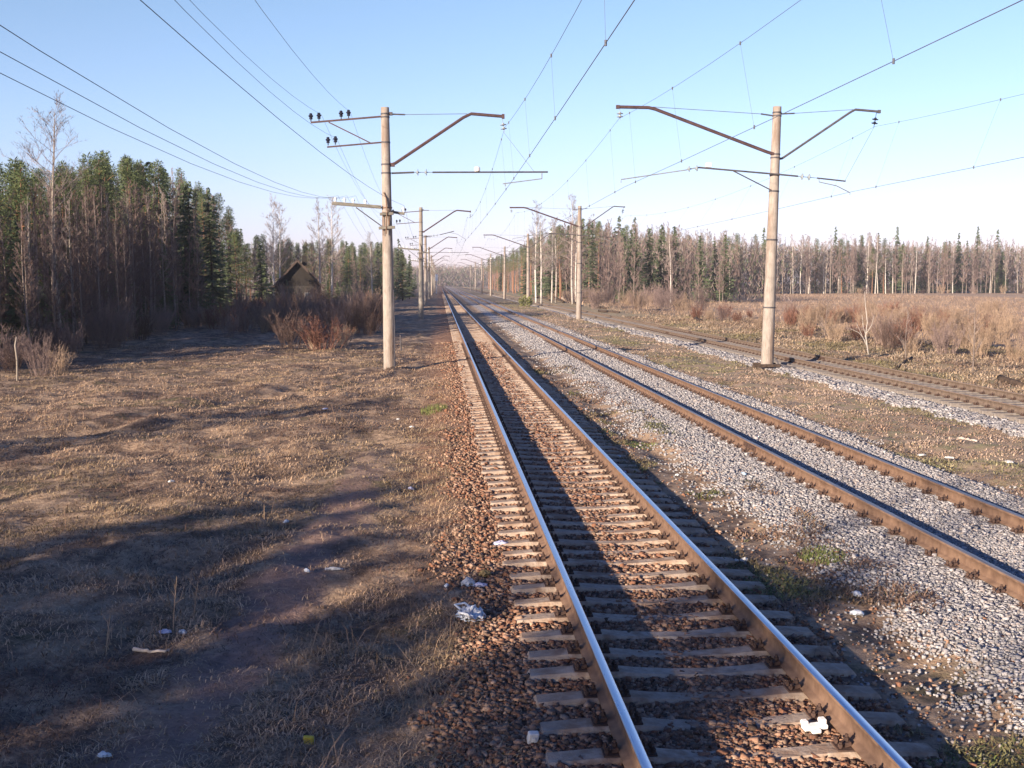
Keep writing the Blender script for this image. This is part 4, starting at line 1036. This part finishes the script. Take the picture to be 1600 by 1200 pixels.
for u, X_, h in ((19.8, -21, 7.0), (22.5, -23, 7.5), (4.2, -19, 8.5), (25, -25, 7.5), (28, -24, 7), (37, -27, 8), (2.9, -21, 9), (1.4, -20, 9)): SH.append((X_, X_ + u, 'alder', h))
for x, y, kd, h in SH:
    i = random.randrange(5); tree(kd, x, y, h / PR[kd][i][2], 'roadside tree left behind the photographer, throwing dappled shade', 'trees left behind the photographer', near=True, i=i)
for x, y in ptsin(-48, -22, 18, 46, 60, 1.5, 14):
    if y - x < 63: continue
    if proj(x, y)[0] > -10: continue
    tree('pine', x, y, .42 if x > -29 else .55 if x > -36 else .75, 'pine of the near left wood beyond the left edge of the view', 'pines beyond the left edge', near=True)

# ------------------------------------------------------------------ house
hx, _ = at_y(466, 447, 128); t = empty('wooden_house', (hx, 128, -.3), R(6)); tag(t, 'small dark wooden house with gabled roof among the left trees', 'house')
M['hwall'] = simple('dark_log_wall', (.035, .032, .03), (.08, .07, .062), 4, .9, sc3=(1, 1, 6)); M['hroof'] = simple('dark_slate_roof', (.03, .035, .045), (.075, .08, .09), 5, .8)
M['hgable'] = simple('shade_darkened_gable_boards', (.018, .016, .015), (.036, .03, .026), 5, .9, sc3=(6, 6, 1)); M['hpane'] = simple('dark_window_pane', (.04, .06, .09), (.08, .11, .15), 3, .1)  # gable, door and chimney colour darkened to stand in for missing tree shade
mb = MB(); W, D, Hh, Rg = 5.0, 6.0, 2.9, 5.6
mb.box((0, 0, Hh / 2), (W, D, Hh)); mb.build('wall', M['hwall'], t)
for sgn in (-1, 1):
    mb = MB(); y_ = sgn * D / 2; mb.add([(-W / 2, y_, Hh), (W / 2, y_, Hh), (0, y_, Rg - .15), (-W / 2, y_ - sgn * .15, Hh), (W / 2, y_ - sgn * .15, Hh), (0, y_ - sgn * .15, Rg - .15)], [(0, 1, 2), (5, 4, 3), (0, 3, 4, 1), (1, 4, 5, 2), (2, 5, 3, 0)])
    mb.build('gable', M['hgable'], t)
mb = MB(); ang = math.atan2(Rg - Hh, W / 2); Ls = math.hypot(Rg - Hh, W / 2) + .5
for sgn in (-1, 1): mb.box((sgn * (W / 4 + .18), 0, (Hh + Rg) / 2 - .12), (Ls, D + 1.0, .12), Matrix.Rotation(sgn * ang, 3, 'Y'))
mb.tube([(0, -D / 2 - .5, Rg + .06), (0, D / 2 + .5, Rg + .06)], .09, 6); rf = mb.build('roof', M['hroof'], t)
mb = MB(); mb.box((.7, 1.2, Rg + .1), (.5, .5, 1.1)); mb.build('chimney', M['hgable'], rf)
mb = MB(); 
for sgn in (-1, 1): mb.box((sgn * (W / 4 + .12), -D / 2 - .53, (Hh + Rg) / 2 - .12), (Ls, .04, .2), Matrix.Rotation(sgn * ang, 3, 'Y'))
mb.build('bargeboard', M['bark_dark'], rf)
for wx in (-1.4, 1.2):
    mb = MB()
    for a, b_, c, d in ((0, .55, 1.0, .08), (0, -.55, 1.0, .08), (-.46, 0, .08, 1.02), (.46, 0, .08, 1.02), (0, 0, .05, 1.02)): mb.box((wx + a, -D / 2 - .04, 1.6 + b_), (c, .06, d))
    f_ = mb.build('window', M['galv'], t); mb = MB(); mb.box((wx, -D / 2 - .015, 1.6), (.9, .02, 1.0)); mb.build('pane', M['hpane'], f_)
mb = MB(); mb.box((-.1, -D / 2 - .03, 1.0), (.85, .05, 2.0)); mb.build('door', M['hgable'], t)
for px, Y, sc_, kd, lb in ((425, 120, .38, 'spruce', 'dark young spruce hiding the left corner of the house'), (447, 122, .30, 'spruce', 'low dark spruce before the house front'), (512, 121, .36, 'spruce', 'dark young spruce right of the house'),
                           (528, 119, .32, 'spruce', 'dark bushy spruce farther right of the house'), (545, 124, .30, 'spruce', 'small dark spruce farthest right of the house')):
    tree(kd, at_y(px, 447, Y)[0], Y, sc_, lb, near=True)
for k in range(9):
    a_ = (k % 3 - 1) * 2.6; dd = 6.5 + 3.0 * (k // 3)
    tree('pine' if k % 2 else 'spruce', hx - dd * .7 - a_ * .72, 126 - dd * .7 + a_ * .7, .62 if k % 2 else .68, 'conifer standing just left of the dark house, shading it', 'conifers shading the house', near=True)
x, y = at_y(475, 462, 114)[0], 114
mb = MB(); mb.box((0, 0, .45), (3.6, 1.6, .1), Matrix.Rotation(.12, 3, 'X'), bev=.02); mb.box((0, 0, .2), (3.2, 1.2, .4), bev=.05)
tag(mb.build('woodpile', M['galv'], loc=(x, y, -.2)), 'pale grey covered stack in front of the dark house', 'woodpile')

# small trackside sign far off, log heaps, fallen timber
x, _ = at_y(682, 437, 330)
mb = MB(); mb.tube([(0, 0, 0), (0, 0, 4.2)], .08, 6); mb.box((0, -.1, 4.6), (.8, .08, 1.8), bev=.03); t = mb.build('trackside_sign', M['porc_w'], loc=(x, 330, -.2)); tag(t, 'tiny pale sign board on a post at the distant left of the tracks', 'sign')
def logp(p0, p1, r, mat, label, name='log', group=None):
    p0, p1 = Vector(p0), Vector(p1); n = 6; mb = MB(); rs_ = random.Random(int(p0.x * 100)); pts = []
    for i in range(n + 1): q = (p1 - p0) * (i / n); pts.append(q + Vector((rs_.uniform(-.03, .03), rs_.uniform(-.03, .03), rs_.uniform(-.02, .02))))
    mb.tube(pts, [r * rs_.uniform(.85, 1.05) * (1 - .3 * i / n) for i in range(n + 1)], 9)
    for k in range(2 if r > .06 else 0): q = pts[2 + k * 2]; mb.tube([q, q + Vector((rs_.uniform(-.3, .3), rs_.uniform(-.3, .3), .25))], [r * .35, .01], 5)
    return tag(mb.build(name, mat, loc=p0, smooth=True), label, 'log', group)
for (a, b_, r, mt, lb) in (((1563, 590), (1597, 597), .13, 'log_dk', 'dark log lying on the verge at the right edge'), ((1398, 570), (1425, 557), .07, 'log_dk', 'dark crooked branch on the verge under pale saplings'),
                           ((1512, 562), (1535, 572), .07, 'log_dk', 'dark branch on the verge near the right edge'), ((1362, 572), (1395, 571), .05, 'log_dk', 'thin dark branch lying flat by the farthest track'),
                           ((1498, 673), (1528, 679), .035, 'log_pale', 'pale stripped stick on the grass strip at the right'),
                           ((1085, 497), (1092, 502), .18, 'log_dk', 'dark stump shaped log before the purple bushes'), ((868, 463), (885, 471), .28, 'log_pale', 'pale thick log in the timber heap left of the second right mast'),
                           ((866, 466), (880, 473), .24, 'log_dk', 'dark log under the pale log in the timber heap'), ((922, 479), (950, 482), .16, 'log_dk', 'dark log right of the second right mast beyond the far track'),
                           ((936, 486), (968, 488), .16, 'log_dk', 'long dark log right of the second right mast, nearest the far track'), ((802, 456), (818, 460), .26, 'log_dk', 'dark log at the far end of the timber heap'),
                           ((820, 460), (838, 466), .26, 'log_dk', 'dark log in the middle of the timber heap'), ((840, 464), (858, 470), .24, 'log_dk', 'dark log of the timber heap just left of the pale log'),
                           ((893, 470), (903, 478), .2, 'log_dk', 'short dark log right behind the second right mast foot')):
    z = -.2; p, q = at_z(*a, z), at_z(*b_, z)
    if p[0] > 60: continue
    logp((p[0], p[1], gnd1(*p) + r * .8), (q[0], q[1], gnd1(*q) + r * .8), r, M[mt], lb, 'fallen_log' if r > .1 else 'branch')
# timber collar and loose cable at the foot of the near right mast
mb = MB(); mb.box((-.15, -.45, .02), (1.1, .14, .12), Matrix.Rotation(.08, 3, 'Z'), bev=.02); mb.box((.0, .4, .02), (.9, .14, .12), bev=.02)
tag(mb.build('timber_baulk', M['log_dk'], loc=(RX, RY, -.25)), 'dark timber baulks around the foot of the near right mast', 'timber')
mb = MB(); mb.tube([(.25, -.2, .35), (.35, -.35, .1), (.7, -.8, .03), (1.1, -1.1, .02), (1.7, -.6, .03), (2.2, .3, .14)], .03, 6)
tag(mb.build('earthing_cable', M['steel_dk'], loc=(RX, RY, -.28)), 'black cable looping from the near right mast to the far track', 'cable')
mb = MB(); mb.tube([(.2, -.22, 0), (.22, -.24, 1.5), (.2, -.2, 3)], .016, 5); tag(mb.build('mast_cable', M['steel_dk'], m0), 'dark cable down the mast')
mb = MB(); mb.tube([(0, 0, 0), (-.03, 0, .75)], .035, 5); x, y = at_z(627, 548, -.3)
tag(mb.build('leaning_stake', M['steel_dk'], loc=(x, y, -.3)), 'short leaning stake right of the nearest mast foot', 'stake'); 

# ------------------------------------------------------------------ litter
def crumple(sx, sy, sz, seed, n=9, rough=.5, hole=False):
    rs_ = np.random.default_rng(seed); u = np.linspace(-1, 1, n); A, B = np.meshgrid(u, u)
    rr = np.sqrt(A ** 2 + B ** 2); k = np.where(rr > 1, 1 / np.maximum(rr, 1e-6) * (.82 + .3 * rs_.random(A.shape)), 1)
    Z = np.clip(1 - rr, 0, 1) ** .6 * sz * .7 + rs_.random(A.shape) * sz * rough
    X = A * k * sx + rs_.normal(0, sx * .07, A.shape); Y = B * k * sy + rs_.normal(0, sy * .07, A.shape)
    V = np.stack([X.ravel(), Y.ravel(), Z.ravel()], 1); i = (np.arange(n - 1)[:, None] * n + np.arange(n - 1)[None]).ravel()
    F1 = np.stack([i, i + 1, i + n + 1], 1); F2 = np.stack([i, i + n + 1, i + n], 1)
    V2 = V.copy(); V2[:, 2] *= .3; V2[:, 2] -= .004
    return np.concatenate([V, V2]), np.concatenate([F1, F2, F1[:, ::-1] + n * n, F2[:, ::-1] + n * n])
def litter(px, py, sx, sy, sz, mat, name, cat, label, seed, z=-.27, rz=0, up=.0, group=None):
    x, y = at_z(px, py, z); V, F_ = crumple(sx, sy, sz, seed)
    o = link(name, mesh_np(name, V, F_, [M[mat]]), loc=(x, y, max(gnd1(x, y), z - .12) + .015 + up)); o.rotation_euler = (0, 0, rz); tag(o, label, cat, group); return o
# big carrier bag with two handles
x, y = at_z(737, 976, -.30); t = empty('carrier_bag', (x, y, gnd1(x, y) + .02), R(15)); tag(t, 'large white crumpled plastic carrier bag with loop handles on the grass', 'plastic bag')
V, F_ = crumple(.13, .15, .11, 21, 13, .55); link('bag_body', mesh_np('bag_body', V, F_, [M['plastic_w']]), t)
for s_, (a, b_) in enumerate((((-.07, .10), (.05, .13)), ((-.10, -.08), (-.04, -.15)))):
    mb = MB(); p0 = Vector((a[0], a[1], .05)); p1 = Vector((b_[0], b_[1], .04)); o_ = Vector((-.06, .03 if s_ == 0 else -.05, .05))
    mb.tube([p0, p0 + o_, p1 + o_ * 1.2, p1], [.016, .012, .012, .016], 5); mb.build('handle', M['plastic_w'], t, True)
litter(731, 920, .075, .06, .09, 'paper_w', 'crumpled_paper', 'paper litter', 'white crumpled paper ball beside the brown wrapper, above the carrier bag', 31)
litter(750, 921, .08, .035, .04, 'plastic_l', 'wrapper', 'wrapper', 'dull blue wrapper stuck to the right of the white paper ball', 32)
litter(757, 905, .07, .05, .07, 'paper_k', 'wrapper', 'wrapper', 'yellow brown torn wrapper above the white paper ball', 33)
litter(698, 920, .025, .04, .03, 'plastic_w', 'plastic_scrap', 'plastic scrap', 'small pale scrap left of the white paper ball', 34)
litter(783, 857, .10, .07, .06, 'plastic_l', 'crumpled_bag', 'plastic bag', 'crumpled lilac plastic bag beside the sleeper ends', 35)
# small white box
x, y = at_z(831, 1174, -.30); mb = MB(); mb.box((0, 0, .04), (.075, .05, .09), bev=.008); mb.box((0, -.03, .045), (.03, .01, .03), bev=.003)
o = mb.build('small_carton', M['paper_w'], loc=(x, y, gnd1(x, y) + .01)); o.rotation_euler = (.3, .1, .2); tag(o, 'small bright white carton at the bottom edge near the sleeper ends', 'carton')
x, y = at_z(483, 1156, -.32); mb = MB(); mb.box((0, 0, .03), (.075, .03, .075), bev=.006); mb.box((0, -.012, .072), (.06, .02, .012), bev=.003)
o = mb.build('small_carton', M['paper_y'], loc=(x, y, gnd1(x, y) + .02)); o.rotation_euler = (.5, .05, -.1); tag(o, 'small square yellow carton lying in the grass', 'carton')
# broken foam tray between the rails
x, y = at_z(1273, 1138, -.2); mb = MB(); mb.box((0, 0, .02), (.18, .07, .035), bev=.008); mb.box((-.065, .03, .045), (.05, .05, .03), bev=.008); mb.box((.065, .02, .05), (.05, .06, .035), bev=.008); mb.box((-.01, -.04, .01), (.07, .06, .03), bev=.008)
o = mb.build('foam_block', M['foam'], loc=(x, y, -.205)); o.rotation_euler = (.1, -.05, .1); tag(o, 'broken white foam block on a sleeper inside the right rail', 'foam block')
LT = [(163, 1178, .05, .02, 'plastic_w', 'thin twisted white plastic strip on the bare path'), (268, 755, .06, .04, 'paper_w', 'lone white scrap on the sunlit left field'),
      (642, 762, .07, .04, 'plastic_l', 'pale lilac scrap in the shaded grass left of the track'), (643, 669, .06, .04, 'paper_w', 'white scrap on the grass halfway to the nearest mast'),
      (508, 640, .09, .05, 'plastic_l', 'pale scrap in the field below the reddish bush'), (622, 651, .05, .04, 'paper_w', 'tiny white scrap left of a green tuft'),
      (967, 721, .07, .06, 'plastic_b', 'pale blue crumpled cup in the shadow right of the shiny right rail'), (1163, 886, .06, .04, 'paper_w', 'white scrap on brown stones right of the shiny right rail'),
      (1338, 940, .08, .05, 'plastic_w', 'upper white scrap in the shade between the first two tracks'), (1338, 970, .07, .06, 'plastic_w', 'lower white scrap in the shade between the first two tracks'),
      (1040, 887, .05, .03, 'paper_w', 'white scrap on a sleeper between the shiny rails'), (1162, 752, .10, .03, 'plastic_b', 'flat pale blue film on the grey gravel'),
      (838, 577, .08, .06, 'paper_w', 'bright scrap right of the shiny track near the nearest mast shadow'), (1058, 747, .04, .03, 'paper_w', 'tiny bright scrap on gravel left of the middle track'),
      (1577, 722, .12, .07, 'paper_w', 'white stone like lump on the grass strip at the right edge'), (1484, 708, .10, .05, 'paper_w', 'white lump on the grass strip left of the right edge'),
      (1440, 706, .10, .05, 'paper_w', 'white lump on the grass strip, leftmost of three near the gravel'), (1203, 616, .08, .05, 'paper_k', 'small orange scrap below the near right mast'),
      (285, 985, .05, .03, 'plastic_w', 'small white scrap beside dry stalks in the dark grass'), (258, 987, .06, .03, 'plastic_l', 'dull lilac scrap left of the white scrap in the dark grass'),
      (447, 815, .06, .03, 'plastic_w', 'pale scrap in the shaded field above the path'), (480, 900, .06, .02, 'plastic_w', 'flat pale scrap at the edge of the bare path'),
      (520, 897, .10, .02, 'paper_w', 'thin pale sliver on the ground left of the track'), (688, 432 + 60, .12, .1, 'paper_w', 'bright scrap left of the track far off near the second mast'),
      (1150, 888, .03, .03, 'paper_w', 'tiny white scrap by the rail shadow edge'), (975, 746, .04, .03, 'plastic_l', 'tiny lilac scrap in the right rail shadow')]
for i, (px, py, sx, sy, mt, lb) in enumerate(LT):
    litter(px, py, sx, sy, .035, mt, 'litter_scrap', 'litter', lb, 50 + i, z=-.3, rz=i, up=.01, group='litter scattered along the tracks')
x, y = at_z(245, 1008, -.3); logp((x - .2, y, gnd1(x, y) + .03), (x + .12, y - .05, gnd1(x, y) + .03), .018, M['log_pale'], 'short pale stick in the dark grass left of the path', 'stick')
for px, py, h, lb in ((270, 985, .55, 'tall dry stalk standing in the dark grass left of the path'), (303, 960, .35, 'shorter dry stalk right of the tall stalk'), (165, 1010, .4, 'bent dry stalk at the left of the dark grass')):
    x, y = at_z(px, py, -.3); mb = MB(); mb.tube([(0, 0, 0), (.02, 0, h * .5), (.05, 0, h)], [.006, .005, .003], 4)
    for q in range(5): z_ = h * (.3 + .12 * q); mb.tube([(.03, 0, z_), (.03 + random.uniform(-.12, .12), random.uniform(-.08, .08), z_ + .07)], [.003, .002], 3)
    tag(mb.build('dry_stalk', M['twig_tan'], loc=(x, y, gnd1(x, y))), lb, 'dry stalk')

# ------------------------------------------------------------------ haze
mb = MB(); mb.box((0, 480, 20.5), (1500, 1080, 45))
hz = NB('haze_air'); hz.t.nodes.remove(hz.p); pv = hz.n("ShaderNodeVolumePrincipled"); pv.inputs["Color"].default_value = (.80, .84, 1.0, 1)
pv.inputs["Density"].default_value = .00022; pv.inputs["Anisotropy"].default_value = .0
hz.l(pv.outputs[0], hz.t.nodes["Material Output"].inputs["Volume"])
tag(mb.build('haze', hz.mat), 'thin bluish evening haze', None, None, 'stuff')
print('TREES', cnt)
